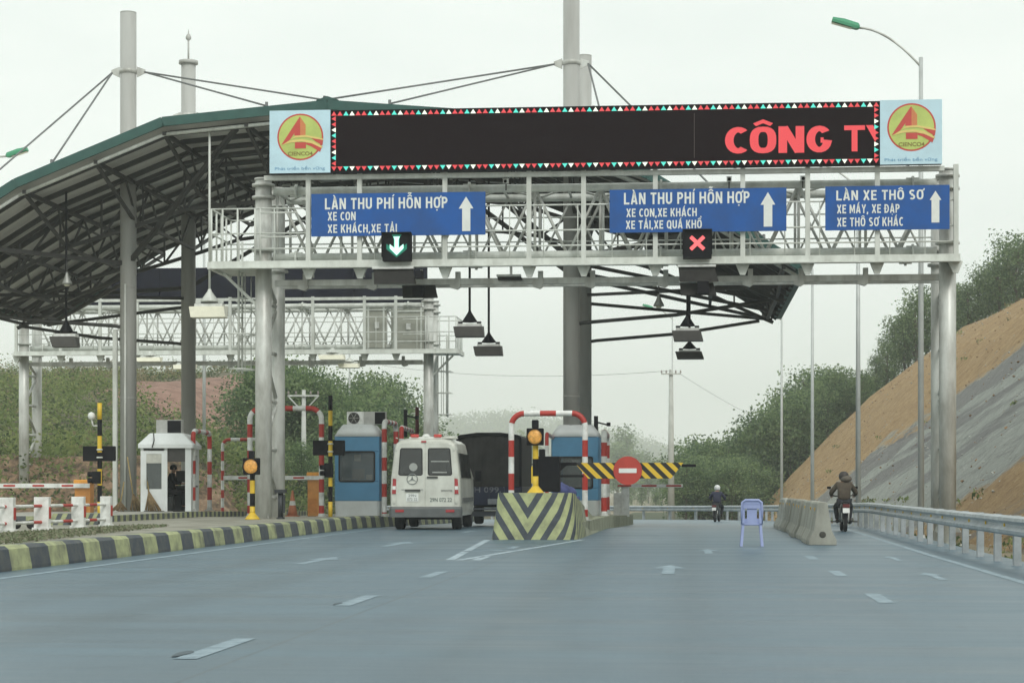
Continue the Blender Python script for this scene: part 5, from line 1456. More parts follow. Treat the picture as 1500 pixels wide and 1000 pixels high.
# brooms leaning on the mast
for px,Y,lean,hh,lb in ((174,62.5,0.02,0.95,'short straw broom at the left foot of the left mast'),(199,62.2,-0.16,1.75,'straw broom with a long yellowish handle leaning on the left mast'),(222,60.0,-0.14,1.9,'straw broom leaning at the door of the white booth')):
    x = gx(px,Y); zb_ = P2Z+rz(Y); root = thing('broom', lb, 'broom', (x,Y,zb_), 'straw brooms')
    top = Vector((x+lean*hh*1.5, Y+0.5, zb_+hh)); mid_ = Vector((x,Y,zb_)).lerp(top, 0.32)
    g = MB(); rr = random.Random(px)
    for k in range(34):
        e = Vector((x-lean*0.5+rr.uniform(-0.27,0.27), Y+rr.uniform(-0.12,0.12), zb_+rr.uniform(0,0.05))); g.tube(mid_, e, 0.022, 4, 0, 0.014)
    g.build('bristles', M['wood'], root)
    g = MB(); g.tube(mid_-Vector((0,0,0.05)), top, 0.022, 6); g.build('handle', mat('bamboo', (0.32,0.24,0.10), 0.7), root)

# ---------------------------------------------------------------- booths
def ac_unit(x, Y, z, wd, label):
    root = thing('air_conditioner', label, 'air conditioner', (x,Y,z))
    g = MB(); g.box((x,Y,z+0.21), (wd,0.34,0.42)); g.build('case', M['white'], root, bevel=0.02)
    g = MB(); g.lathe((x-wd*0.08,Y-0.172,z+0.21), [(0.185,0),(0.185,-0.012),(0.16,-0.014),(0.02,-0.02)], 24, axis='Y'); g.build('fan_grille', M['dark'], root)
    g = MB()
    for k in range(6): 
        a = R(60*k); g.bar((x-wd*0.08,Y-0.196,z+0.21),(x-wd*0.08+0.16*math.cos(a),Y-0.196,z+0.21+0.16*math.sin(a)),0.01,0.012)
    g.build('fan_guard', M['steel2'], root)
def display_box(x, Y, z, wd, h, label, back=0.0):
    root = thing('lane_display', label, 'display', (x,Y,z)); g = MB(); g.box((x-back/2,Y,z+h/2), (wd+back,0.3,h)); g.build('case', mat('display_case_grey', (0.42,0.43,0.41), 0.5), root, bevel=0.015)
    g = MB(); g.box((x,Y-0.155,z+h/2), (wd*0.93,0.02,h*0.9)); g.build('screen', M['black'], root)
# blue booth 1
Y = 63.0; zb_ = zP(Y); x0, x1 = gx(490,Y), gx(557,Y); zt_ = zz(523,622,Y)
def blue_booth(Y, x0, x1, zb_, label, win, dy=2.0):
    xc = (x0+x1)/2; hw = (x1-x0)/2; H1 = zb_+0.5; H2 = zz(523,639,63)-zP(63)+zb_; H3 = zz(523,621,63)-zP(63)+zb_
    root = thing('toll_booth', label, 'toll booth', (xc,Y,zb_), 'blue toll booths')
    def ring(z, ins, r=0.16): return [(a, b, z) for a, b in rrect(xc, Y+dy/2, 2*hw-2*ins, dy-2*ins, r)]
    (wx0,wx1,wz0,wz1) = win
    g = MB(); g.loft([ring(zb_,0.02), ring(H1,0.0)], smooth=False); g.build('base', M['bwhite'], root)
    # blue shell with a real window opening in front: frame pieces around it
    g = MB(); yb = Y
    g.box((xc,Y+0.06,(H1+wz0)/2), (2*hw-0.06,0.12,wz0-H1)); g.box((xc,Y+0.06,(wz1+H2)/2), (2*hw-0.06,0.12,H2-wz1))
    g.box(((x0+0.03+wx0)/2,Y+0.06,(wz0+wz1)/2), (wx0-x0-0.03,0.118,wz1-wz0)); g.box(((wx1+x1-0.03)/2,Y+0.06,(wz0+wz1)/2), (x1-0.03-wx1,0.118,wz1-wz0))
    for sx in (x0+0.035, x1-0.035):
        g.box((sx,Y+0.06+0.35,(H1+H2)/2), (0.07,0.58,H2-H1-0.002)); g.box((sx,Y+dy-0.35,(H1+H2)/2), (0.07,0.68,H2-H1-0.002)); g.box((sx,Y+dy/2,H1+0.25), (0.068,0.66,0.5)); g.box((sx,Y+dy/2,H2-0.2), (0.068,0.66,0.4))
    g.box((xc,Y+dy-0.05,(H1+H2)/2), (2*hw-0.15,0.1,H2-H1))
    g.build('shell', M['booth_blue'], root, bevel=0.02)
    g = MB(); o = rrect((wx0+wx1)/2,(wz0+wz1)/2,wx1-wx0+0.04,wz1-wz0+0.04,0.09); i_ = rrect((wx0+wx1)/2,(wz0+wz1)/2,wx1-wx0-0.06,wz1-wz0-0.06,0.06)
    n = len(o); vs = [(a,Y-0.015,b) for a,b in o]+[(a,Y-0.015,b) for a,b in i_]+[(a,Y+0.03,b) for a,b in o]+[(a,Y+0.03,b) for a,b in i_]
    fs = []
    for k in range(n):
        j = (k+1)%n; fs += [(k,j,n+j,n+k),(2*n+k,3*n+k,3*n+j,2*n+j),(k,2*n+k,2*n+j,j),(n+k,n+j,3*n+j,3*n+k)]
    g.add(vs, fs); wf = g.build('window', M['rubber'], root)
    g = MB(); g.box(((wx0+wx1)/2,Y+0.02,(wz0+wz1)/2), (wx1-wx0-0.05,0.01,wz1-wz0-0.05)); g.build('pane', M['cglass'], wf)
    g = MB(); g.loft([ring(H2,-0.02,0.18), ring(H2+(H3-H2)*0.55,0.10,0.2), ring(H3,0.24,0.2)], smooth=True); g.build('roof', M['bwhite'], root)
    g = MB(); g.box((xc-0.1,Y+0.7,wz0+0.02), (0.9,0.5,0.04)); g.box((xc-0.02,Y+0.55,wz0+0.25), (0.4,0.06,0.32)); g.box((xc-0.02,Y+0.55,wz0+0.08),(0.06,0.06,0.1)); g.build('desk', mat('desk_grey', (0.35,0.36,0.36), 0.6), root)
    g = MB(); g.box((xc,Y+1.5,H2-0.12), (0.5,0.2,0.05)); g.build('ceiling_lamp', mat('tube_lamp', (0.8,0.85,0.8), 0.4, 0, 0, 2, emit=0.6), root)
    g = MB(); g.box((wx1-0.18,Y+0.045,wz0+0.15),(0.2,0.012,0.16)); g.box((xc+0.0,Y+0.05,wz1-0.2),(0.22,0.012,0.22)); g.build('papers', M['letter'], root)
    return root, H2, H3
b1, H2, H3 = blue_booth(Y, x0, x1, zb_, 'blue and white toll booth with a rounded front window, left of the white van', (gx(497,Y),gx(548.5,Y),zz(523,705,Y),zz(523,661,Y)))
b1.rotation_euler = (0,0,R(4))
ac_unit(gx(521,Y+0.5), Y+0.6, H3, 0.56, 'white air conditioner with a round black fan on the blue booth roof')
display_box(gx(557,Y+0.5), Y+0.6, H3, 0.36, 0.42, 'small black lane display on the right of the blue booth roof', back=0.35)
Y2 = 64.5; bx0, bx1 = gx(807,Y2), gx(878,Y2)
b2_, H2b, H3b = blue_booth(Y2, bx0, bx1, 0.36+rz(Y2), 'blue and white toll booth half hidden behind the right mast', (gx(819,Y2),gx(868,Y2),zz(840,715,Y2),zz(840,669,Y2)))
# more booths in the row behind the van
# pole cameras
def cam_pole(px, Y, t, b, col, label, arms=True):
    p = at(px,t,Y); q = at(px,b,Y); root = thing('camera_pole', label, 'camera pole', tuple(q))
    g = MB(); g.tube(q, p, 0.07, 8); g.build('pole', col, root)
    if arms:
        g = MB(); g.bar(p-Vector((0,0,0.2)), p+Vector((0.4,0,-0.3)), 0.05, 0.05); g.box(p+Vector((0.42,-0.05,-0.28)), (0.12,0.28,0.12)); g.build('camera', M['black'], root)
cam_pole(594, 70, 600, 640, M['black'], 'short black camera pole above the van roof near the rear gantry column')
cam_pole(611, 72, 596, 645, mat('dark_red', (0.10,0.02,0.02), 0.6), 'dark red post above the white van roof', False)
cam_pole(873, 65.5, 609, 636, M['black'], 'short black camera post on the roof behind the right mast')
# white booth
Y = 60.3; zb_ = P2Z+rz(Y); X = lambda p: gx(p,Y); Z = lambda p: zz(243,p,Y)
root = thing('toll_booth', 'white toll booth with an open doorway beside the left mast', 'toll booth', (X(243),Y,zb_))
xa, xd = X(207), X(279); dy = 2.3; H2 = Z(656); H3 = Z(634)
g = MB(); T = 0.06
def wall(xc_, w_, z0, z1, y=Y+0.03, d=T): g.box((xc_, y, (z0+z1)/2), (w_, d, z1-z0))
wall((xa+X(211))/2, X(211)-xa, zb_, H2); wall((X(241)+X(245))/2, X(245)-X(241), zb_, H2); wall((X(270.5)+xd)/2, xd-X(270.5), zb_, H2)
g.box((xa+0.03,Y+dy/2+T/2,(zb_+H2)/2),(0.06,dy-T,H2-zb_)); 
g.box((xd-0.03,Y+0.5,(zb_+H2)/2),(0.058,0.86,H2-zb_)); g.box((xd-0.03,Y+dy-0.2,(zb_+H2)/2),(0.058,0.4,H2-zb_)); g.box((xd-0.03,Y+1.4,zb_+0.55),(0.056,1.0,1.1)); g.box((xd-0.03,Y+1.4,H2-0.1),(0.056,1.0,0.2))
zr0, zr1 = Z(712), Z(668)     # rear window opening
g.box(((xa+xd)/2,Y+dy-0.03,(zb_+zr0)/2),(xd-xa-0.13,0.06,zr0-zb_)); g.box(((xa+xd)/2,Y+dy-0.03,(zr1+H2)/2),(xd-xa-0.13,0.06,H2-zr1))
g.box((xa+0.2,Y+dy-0.03,(zr0+zr1)/2),(0.3,0.058,zr1-zr0)); g.box((xd-0.12,Y+dy-0.03,(zr0+zr1)/2),(0.12,0.058,zr1-zr0))
g.build('wall', M['bwhite'], root)
g = MB(); wall((X(245)+X(270.5))/2, X(270.5)-X(245), Z(676), H2, Y+0.05, 0.02); g.build('transom_panel', mat('transom_dark', (0.045,0.043,0.04), 0.5), root)
g = MB()
g.loft([[(a,b,H2) for a,b in rrect((xa+xd)/2,Y+dy/2,xd-xa+0.16,dy+0.16,0.06)],[(a,b,H2+0.12) for a,b in rrect((xa+xd)/2,Y+dy/2,xd-xa+0.16,dy+0.16,0.06)],[(a,b,H3) for a,b in rrect((xa+xd)/2,Y+dy/2,xd-xa-0.5,dy-0.4,0.06)]], smooth=False)
g.build('roof', M['bwhite'], root)
g = MB(); dx0, dx1 = X(211), X(241); dz0, dz1 = zb_+0.02, Z(660)
for (a,b,c,d) in ((dx0,dx1,dz0,Z(716)),(dx0,dx1,Z(664.5),dz1),(dx0,dx0+0.09,Z(716),Z(664.5)),(dx1-0.09,dx1,Z(716),Z(664.5))): g.box(((a+b)/2,Y+0.02,(c+d)/2),(b-a,0.045,d-c))
dr = g.build('door', M['bwhite'], root)
g = MB(); g.box(((dx0+dx1)/2,Y+0.02,(Z(716)+Z(678))/2),(dx1-dx0-0.17,0.012,Z(678)-Z(716))); g.build('pane', M['cglass'], dr)
g = MB(); g.box(((dx0+dx1)/2,Y+0.02,(Z(678)+Z(664.5))/2),(dx1-dx0-0.17,0.014,Z(664.5)-Z(678))); g.build('upper_panel', mat('cream_panel', (0.5,0.51,0.46), 0.6), dr)
g = MB(); g.box((dx0+0.05,Y-0.02,Z(706)),(0.03,0.05,0.14)); g.build('handle', M['steel2'], dr)
g = MB(); g.box(((xa+xd)/2,Y+dy/2,zb_+0.012),(xd-xa-0.13,dy-0.13,0.02)); g.build('floor', M['dark'], root)
g = MB(); g.box((X(262),Y+1.3,Z(697)),(0.5,0.1,0.36)); g.box((X(262),Y+1.35,Z(712)),(0.8,0.6,0.05)); g.box((X(262),Y+1.5,Z(733)),(0.7,0.3,0.86)); g.build('desk', mat('desk_dark', (0.03,0.03,0.035), 0.6), root)
g = MB(); g.pipe([(X(226),Y-0.1,Z(634)),(X(227),Y-0.12,Z(645)),(X(224),Y-0.1,Z(655))],0.02,6); g.build('cable', M['dark'], root)
display_box(X(251), Y+0.5, H3, 0.46, 0.42, 'black lane display on the roof of the white booth', back=0.35)
root.rotation_euler = (0,0,R(8))
def mini(px,Y,t,lb):
    display_box(gx(px,Y),Y,zz(px,t,Y),0.3,0.35,lb)
# ---------------------------------------------------------------- white van
def van():
    root = thing('van', 'white passenger van with red roof lights waiting in the toll lane', 'van', (0,0,0))
    wht = mat('van_white', (0.63,0.65,0.59), 0.35, 0, 0.08, 1.5, coat=0.3, grime=(0.46,0.47,0.42))
    def sec(y, hw, top, z0, tw):
        # half width hw at waist, tw at roof; closed outline seen from behind
        R_ = [(hw*0.97,z0),(hw,z0+0.25),(hw,1.15),(hw*0.985,1.45),(tw+0.03,top-0.32),(tw-0.02,top-0.12),(tw-0.14,top-0.03),(tw-0.40,top+0.012)]
        return [(a,y,b) for a,b in R_] + [(-a,y,b) for a,b in R_[::-1]]
    g = MB()
    g.loft([sec(0.0,0.945,2.50,0.42,0.80), sec(0.06,0.975,2.56,0.40,0.835), sec(0.4,0.985,2.60,0.38,0.84), sec(3.4,0.985,2.60,0.38,0.84), sec(4.1,0.97,2.42,0.38,0.80), sec(4.75,0.95,1.55,0.38,0.72), sec(5.45,0.90,1.20,0.42,0.66), sec(5.58,0.84,1.0,0.5,0.6)], smooth=False)
    g.build('body', wht, root, bevel=0.025)
    for s in (-1, 1):
        def dx(z, e): # outer edge of the door follows the tapering corner
            w_ = np.interp(z, [0.55,1.15,1.45,2.2,2.48], [0.80,0.82,0.81,0.74,0.70]); return float(w_)-e
        out = [(0.012,0.58),(0.80,0.58),(0.82,1.15),(0.81,1.45),(0.745,2.2),(0.70,2.42),(0.64,2.46),(0.012,2.46)]
        g = MB(); g.face2([(s*a,b) for a,b in out], -0.018, 0.004); d = g.build('rear_door', wht, root, bevel=0.008)
        wo = [(0.07,1.58),(0.11,1.54),(0.71,1.54),(0.75,1.58),(0.70,2.28),(0.66,2.32),(0.11,2.32),(0.075,2.28)]
        g = MB(); g.face2([(s*a,b) for a,b in wo], -0.027, -0.012); g.build('window_seal', M['rubber'], d)
        wi = [(0.10,1.60),(0.13,1.57),(0.69,1.57),(0.72,1.60),(0.672,2.26),(0.645,2.29),(0.13,2.29),(0.105,2.26)]
        g = MB(); g.face2([(s*a,b) for a,b in wi], -0.031, -0.02); g.build('window', M['glass'], d)
        g = MB(); g.face2([(s*0.87-0.055,1.02),(s*0.87+0.055,1.02),(s*0.855+0.05,1.44),(s*0.855-0.045,1.46)], -0.022, 0.03); g.build('tail_light', [mat('tail_red', (0.38,0.03,0.035), 0.25, coat=0.5)], root)
        g = MB(); g.face2([(s*0.868-0.045,1.14),(s*0.868+0.045,1.14),(s*0.864+0.045,1.24),(s*0.864-0.045,1.24)], -0.026, -0.02); g.build('reversing_lamp', M['letter'], root)
        for z in (0.8,1.5,2.3): g = MB(); g.box((s*(np.interp(z,[0.5,1.4,2.4],[0.86,0.87,0.79])),-0.01,z),(0.05,0.05,0.09)); g.build('hinge', wht, root)
    g = MB(); g.box((-0.36,-0.022,1.145),(0.60,0.02,0.02)); g.build('door_crease', mat('van_shade_grey', (0.36,0.38,0.36), 0.5), root)  # shade line of the crease, put into the colour of a grey strip
    g = MB(); g.box((-0.35,-0.04,1.12),(0.42,0.05,0.05)); g.build('plate_lamp_bar', M['dark'], root)
    g = MB(); g.box((0.20,-0.035,1.55-0.06),(0.30,0.035,0.05)); g.build('door_handle', M['dark'], root)
    pl = MB(); pl.box((-0.36,-0.026,0.92),(0.34,0.014,0.22)); po = pl.build('number_plate', M['letter'], root)
    g = MB(); g.text('29N', -0.47,-0.25,0.94,0.07,-0.033,0,0.01); g.text('072 22', -0.50,-0.22,0.835,0.07,-0.033,0,0.01); g.build('plate_characters', mat('plate_grey', (0.30,0.32,0.31), 0.6), po)
    g = MB(); g.text('29N 072 22', 0.13,0.74,0.80,0.105,-0.0185,0,0.016); g.build('lettering', mat('lettering_dark_grey', (0.11,0.14,0.13), 0.6), root)
    g = MB(); g.text('313 CDI', 0.10,0.34,1.26,0.06,-0.0185,0,0.0) if False else None
    g.text('SPRINTER', 0.44,0.76,1.085,0.05,-0.0185,0,0.01); g.build('badge_text', mat('badge_grey', (0.18,0.19,0.18), 0.4), root)
    g = MB(); c = (-0.36, 1.50-0.06); 
    g.pipe([(c[0]+0.145*math.cos(R(a)), -0.028, c[1]+0.145*math.sin(R(a))) for a in range(0,361,15)], 0.013, 6, cap=False)
    for a in (90,210,330): 
        t = R(a); g.face2([(c[0]+0.135*math.cos(t), c[1]+0.135*math.sin(t)),(c[0]+0.03*math.cos(t+2.1), c[1]+0.03*math.sin(t+2.1)),(c[0]+0.03*math.cos(t-2.1), c[1]+0.03*math.sin(t-2.1))], -0.034, -0.018)
    g.build('star_emblem', mat('emblem_chrome_grey', (0.30,0.32,0.31), 0.3, 0.6), root)
    g = MB(); g.face2(disc(-0.33,1.78,0.115,20), -0.033, -0.03); g.build('round_sticker', mat('sticker_pale', (0.34,0.36,0.34), 0.5), root)
    g = MB(); g.box((0.40,-0.033,1.63),(0.4,0.004,0.035)); g.box((0.41,-0.033,1.94),(0.5,0.004,0.03)); g.build('window_sticker', mat('sticker_pale', (0.34,0.36,0.34), 0.5), root)
    g = MB()
    bs = []
    for x,y0 in ((-1.0,0.35),(-1.0,-0.02),(-0.93,-0.10),(-0.5,-0.13),(0.5,-0.13),(0.93,-0.10),(1.0,-0.02),(1.0,0.35)):
        bs.append([(x,y0,0.36),(x,y0,0.60),(x*0.985,y0+0.06,0.66),(x*0.97,y0+0.16,0.66),(x*0.97,y0+0.16,0.36)])
    g.loft(bs, smooth=False); bm_ = g.build('bumper', mat('bumper_grey', (0.12,0.13,0.13), 0.6, 0, 0.15, 3), root)
    for s in (-1,1): g = MB(); g.box((s*0.70,-0.125,0.54),(0.24,0.02,0.07)); g.build('reflector', mat('tail_red', (0.38,0.03,0.035)), bm_)
    g = MB(); g.box((0,2.6,0.42),(1.5,5.0,0.16)); g.tube((-0.9,0.95,0.36),(0.9,0.95,0.36),0.08,8); g.build('underbody', M['rubber'], root)
    for x in (-0.80,0.80):
        for y in (0.95,4.4):
            g = MB(); g.lathe((x,y,0.36),[(0.18,-0.14),(0.33,-0.13),(0.36,-0.09),(0.36,0.09),(0.33,0.13),(0.18,0.14)],24,axis='X'); wh = g.build('wheel', M['rubber'], root)
            g = MB(); g.lathe((x,y,0.36),[(0.19,-0.12),(0.2,-0.142),(0.1,-0.13),(0.1,0.13),(0.2,0.142),(0.19,0.12)],18,axis='X'); g.build('rim', M['steel2'], wh)
    # right side windows
    for y0,y1 in ((0.35,1.5),(1.6,2.75),(2.85,3.55)):
        for s in (-1,1):
            g = MB(); vs = [(s*0.955,y0,1.48),(s*0.955,y1,1.48),(s*0.885,y1,2.18),(s*0.885,y0,2.18)]
            g.prism(vs, (s*0.03,0,0.0)); g.build('side_window', M['glass'], root)
    for s in (-1,1):
        g = MB(); g.box((s*1.0,2.2,0.85),(0.03,3.4,0.12)); g.build('rub_strip', mat('bumper_grey', (0.12,0.13,0.13)), root)
        g = MB(); g.box((s*1.13,4.35,1.55),(0.2,0.1,0.32)); g.build('side_mirror', M['black'], root, bevel=0.02)
        g = MB(); g.pipe([(s*0.80-0.16*s*0,0.3,2.6),(s*0.86,0.3,2.62)],0.02,6); g.build('drip_rail', wht, root)
    g = MB(); g.box((-0.02,0.45,2.62),(0.95,0.18,0.05),1)
    for x in (-0.33,0.31): g.box((x,0.43,2.675),(0.22,0.2,0.09),0)
    g.lathe((-0.02,0.45,2.64),[(0.12,0),(0.11,0.05),(0.05,0.09)],12,1)
    g.build('roof_light_bar', [mat('beacon_red', (0.55,0.05,0.04), 0.3, coat=0.5), M['letter']], root, bevel=0.02)
    g = MB(); g.lathe((0.62,0.5,2.585),[(0.25,0),(0.24,0.05),(0.12,0.09)],16); g.box((0.0,2.0,2.63),(1.0,1.6,0.05)); g.build('roof_vent', wht, root)
    g = MB(); g.box((-0.04,-0.02,2.50),(0.14,0.03,0.05)); g.build('brake_light', mat('tail_red', (0.38,0.03,0.035)), root)
    return root
v = van(); VY = 56.0
v.location = (gx(623,VY), VY, rz(VY)); v.rotation_euler = (0,0,R(1.6)); v.scale = (1.03,1.03,1.005)
# ---------------------------------------------------------------- dark truck ahead of the van
def truck():
    root = thing('truck', 'dark canvas covered truck ahead of the white van', 'truck', (0,0,0))
    navy = mat('truck_navy', (0.012,0.018,0.05), 0.45, 0, 0.15, 2); tarp = mat('tarpaulin_black', (0.014,0.014,0.015), 0.7, 0, 0.3, 3, bump=0.3)
    g = MB(); out = [(-1.1,1.25),(1.1,1.25),(1.1,2.7)] + [(1.1-0.14*(1-math.cos(R(a))), 2.7+0.16*math.sin(R(a))) for a in (30,60,90)] + [(0.4,2.93),(-0.4,2.93)] + [(-1.1+0.14*(1-math.cos(R(a))), 2.7+0.16*math.sin(R(a))) for a in (90,60,30)] + [(-1.1,2.7)]
    g.face2(out, 0.10, 4.2); g.build('canvas_cover', tarp, root)
    g = MB(); inn = [(a*0.93, 1.25+(b-1.25)*0.95) for a,b in out]; n = len(out)
    vs = [(a,0.0,b) for a,b in out]+[(a,0.0,b) for a,b in inn]+[(a,0.12,b) for a,b in out]+[(a,0.12,b) for a,b in inn]; fs = []
    for k in range(n):
        j = (k+1)%n; fs += [(k,j,n+j,n+k),(k,2*n+k,2*n+j,j),(n+k,n+j,3*n+j,3*n+k)]
    g.add(vs, fs); g.build('cover_frame', M['black'], root)
    g = MB(); xs_ = np.linspace(-1.0,1.0,25)
    for a,b in zip(xs_,xs_[1:]): g.add([(a,0.07+0.03*math.sin(a*17),1.25),(b,0.07+0.03*math.sin(b*17),1.25),(b,0.06,2.82),(a,0.06,2.82)],[(0,1,2,3)],smooth=True)
    g.build('rear_curtain', mat('curtain_charcoal', (0.026,0.025,0.024), 0.8, 0, 0.4, 2), root)
    g = MB(); g.box((0,2.2,0.95),(2.2,4.2,0.6)); g.box((0,0.05,0.95),(2.16,0.06,0.56)); g.build('tailgate', navy, root, bevel=0.015)
    for x in (-0.98,-0.5,0,0.5,0.98): g = MB(); g.box((x,0.005,1.0),(0.05,0.04,0.42)); g.build('tailgate_rib', navy, root)
    g = MB(); g.text('29H 099.11', -0.85,0.70,1.07,0.16,0.0,0,0.012); g.build('lettering', mat('letter_dim_grey', (0.17,0.18,0.21), 0.6), root)
    g = MB(); g.box((0.14,-0.03,0.78),(0.34,0.02,0.17)); g.build('number_plate', mat('plate_dim', (0.24,0.26,0.28), 0.5), root)
    g = MB(); g.box((0,-0.02,0.55),(2.1,0.1,0.06)); g.box((0,0.1,0.4),(2.0,0.06,0.16)); g.build('rear_bumper', mat('truck_bumper', (0.10,0.11,0.13), 0.5), root)
    for s in (-1,1): g = MB(); g.box((s*0.9,-0.05,0.47),(0.25,0.05,0.1)); g.build('tail_light', mat('tail_red', (0.38,0.03,0.035)), root)
    g = MB(); g.box((0,2.9,0.7),(0.9,5.4,0.2)); g.build('chassis', M['rubber'], root)
    for x in (-0.86,0.86):
        for y in (1.1,4.9):
            g = MB(); g.lathe((x,y,0.42),[(0.2,-0.16),(0.39,-0.15),(0.42,-0.1),(0.42,0.1),(0.39,0.15),(0.2,0.16)],24,axis='X'); wh = g.build('wheel', M['rubber'], root)
            g = MB(); g.lathe((x,y,0.42),[(0.21,-0.12),(0.22,-0.165),(0.1,-0.13),(0.1,0.13),(0.22,0.165),(0.21,0.12)],18,axis='X'); g.build('rim', M['steel2'], wh)
    g = MB(); g.loft([[(-1.0,4.35,0.6),(1.0,4.35,0.6),(1.0,4.35,2.3),(-1.0,4.35,2.3)],[(-1.0,5.6,0.6),(1.0,5.6,0.6),(0.95,5.4,2.25),(-0.95,5.4,2.25)]], smooth=False); g.build('cab', navy, root, bevel=0.05)
    for s in (-1,1):
        g = MB(); g.bar((s*1.0,5.2,2.0),(s*1.32,5.0,1.95),0.03,0.03); g.box((s*1.34,5.0,1.8),(0.06,0.2,0.4)); g.build('side_mirror', M['black'], root)
    return root
t = truck(); TY = 64.5
t.location = (gx(716,TY), TY, rz(TY)); t.scale = (0.98,1,1.05)

# ---------------------------------------------------------------- people
def skin(name, J, E, rad, root_v, material, parent, sub=2):
    me = bpy.data.meshes.new(name); keys = list(J)
    bm = bmesh.new(); lay = bm.verts.layers.skin.verify()
    vs = [bm.verts.new(J[k]) for k in keys]
    for a, b in E: bm.edges.new((vs[keys.index(a)], vs[keys.index(b)]))
    for v_, k in zip(vs, keys):
        r = rad[k]; v_[lay].radius = (r, r) if not isinstance(r, tuple) else r; v_[lay].use_root = (k == root_v)
    bm.to_mesh(me); bm.free()
    o = bpy.data.objects.new(name, me); COL.objects.link(o)
    o.modifiers.new('skin', 'SKIN'); s = o.modifiers.new('sub', 'SUBSURF'); s.levels = sub; s.render_levels = sub
    dg = bpy.context.evaluated_depsgraph_get(); dg.update()
    m2 = bpy.data.meshes.new_from_object(o.evaluated_get(dg)); m2.name = name
    o.modifiers.clear(); o.data = m2; bpy.data.meshes.remove(me)
    m2.materials.clear(); m2.materials.append(material)
    for p in m2.polygons: p.use_smooth = True
    hook(o, parent)
    return o
SKIN_M = mat('skin', (0.36,0.21,0.14), 0.5, 0, 0.08, 6)
def person(label, loc, rot, J, jacket_m, trouser_m, helmet_m=None, hair=False, hood=None, scale=1.0):
    root = thing('person', label, 'person', (0,0,0))
    B = {'pelvis':0.13,'spine':0.12,'chest':0.15,'neck':0.055,'jaw':0.075,'head':0.095,'crown':0.07}
    for s in 'lr': B.update({'sh'+s:0.06,'el'+s:0.042,'wr'+s:0.028,'ha'+s:(0.045,0.02),'hip'+s:0.085,'kn'+s:0.055,'an'+s:0.038,'to'+s:0.03})
    E = [('pelvis','spine'),('spine','chest'),('chest','neck'),('neck','jaw'),('jaw','head'),('head','crown')]
    for s in 'lr': E += [('chest','sh'+s),('sh'+s,'el'+s),('el'+s,'wr'+s),('wr'+s,'ha'+s),('pelvis','hip'+s),('hip'+s,'kn'+s),('kn'+s,'an'+s),('an'+s,'to'+s)]
    # fingers: five tapered chains rooted inside each palm
    for s in 'lr':
        w_, h_ = Vector(J['wr'+s]), Vector(J['ha'+s]); d = (h_-w_).normalized(); sd = Vector((1,0,0)) - d*d.x; sd.normalize(); dn = d.cross(sd); dn = dn if dn.z < 0 else -dn
        for k in range(4):
            b = h_ + sd*(-0.027+0.018*k); ln = (0.07,0.08,0.075,0.058)[k]
            J[f'f{s}{k}a'] = tuple(b + d*0.025); J[f'f{s}{k}b'] = tuple(b + d*(0.025+ln*0.5) + dn*0.018); J[f'f{s}{k}c'] = tuple(b + d*(0.02+ln*0.55) + dn*(0.02+ln*0.45))
            B[f'f{s}{k}a'] = 0.009; B[f'f{s}{k}b'] = 0.008; B[f'f{s}{k}c'] = 0.0065
            E += [('ha'+s, f'f{s}{k}a'), (f'f{s}{k}a', f'f{s}{k}b'), (f'f{s}{k}b', f'f{s}{k}c')]
        sg = 1 if s == 'l' else -1
        J[f't{s}a'] = tuple(w_.lerp(h_,0.5) + sd*0.035*sg + dn*0.008); J[f't{s}b'] = tuple(h_ + sd*0.045*sg + dn*0.03)
        B[f't{s}a'] = 0.012; B[f't{s}b'] = 0.009; E += [('wr'+s, f't{s}a'), (f't{s}a', f't{s}b')]
    body = skin('body', J, E, B, 'pelvis', SKIN_M, root, 2)
    jk = ['pelvis','spine','chest','neckb','shl','shr','ell','elr','wrl','wrr']
    JJ = dict(J); JJ['neckb'] = tuple(Vector(J['chest']).lerp(Vector(J['neck']),0.7))
    skin('jacket', {k: JJ[k] for k in jk}, [('pelvis','spine'),('spine','chest'),('chest','neckb'),('chest','shl'),('chest','shr'),('shl','ell'),('shr','elr'),('ell','wrl'),('elr','wrr')],
         dict(pelvis=(0.19,0.16),spine=(0.20,0.155),chest=(0.20,0.17),neckb=0.10,shl=0.095,shr=0.095,ell=0.072,elr=0.072,wrl=0.05,wrr=0.05), 'pelvis', jacket_m, root, 2)
    tk = ['pelvis','hipl','hipr','knl','knr','anl','anr']
    skin('trousers', {k: J[k] for k in tk}, [('pelvis','hipl'),('pelvis','hipr'),('hipl','knl'),('hipr','knr'),('knl','anl'),('knr','anr')],
         dict(pelvis=(0.165,0.14),hipl=0.115,hipr=0.115,knl=0.082,knr=0.082,anl=0.06,anr=0.06), 'pelvis', trouser_m, root, 2)
    for s in 'lr':
        a, b = Vector(J['an'+s]), Vector(J['to'+s]); g = MB(); d = (b-a); 
        g.loft([[tuple(c+Vector((math.cos(R(q))*r1, 0, math.sin(R(q))*r2))) for q in range(0,360,45)] for c, r1, r2 in ((a-d*0.35-Vector((0,0,0.03)),0.03,0.035),(a-Vector((0,0,0.03)),0.05,0.06),(b-Vector((0,0,0.01)),0.05,0.04),(b+d*0.35,0.02,0.02))]); g.build('shoe', M['rubber'], root)
    hd = Vector(J['head'])
    # face: nose, ears, brow
    g = MB(); f = Vector((0,1,0))
    g.lathe(hd+f*0.10+Vector((0,0,-0.01)), [(0.018,-0.03),(0.015,0.0),(0.006,0.03)], 8)
    for s in (-1,1): g.lathe(hd+Vector((s*0.098,0.01,0)), [(0.01,-0.035),(0.02,0),(0.01,0.035)], 8)
    g.build('face', SKIN_M, root)
    g = MB()
    for s in (-1,1): g.lathe(hd+f*0.088+Vector((s*0.034,0,0.02)), [(0.004,-0.01),(0.012,0),(0.004,0.01)], 8)
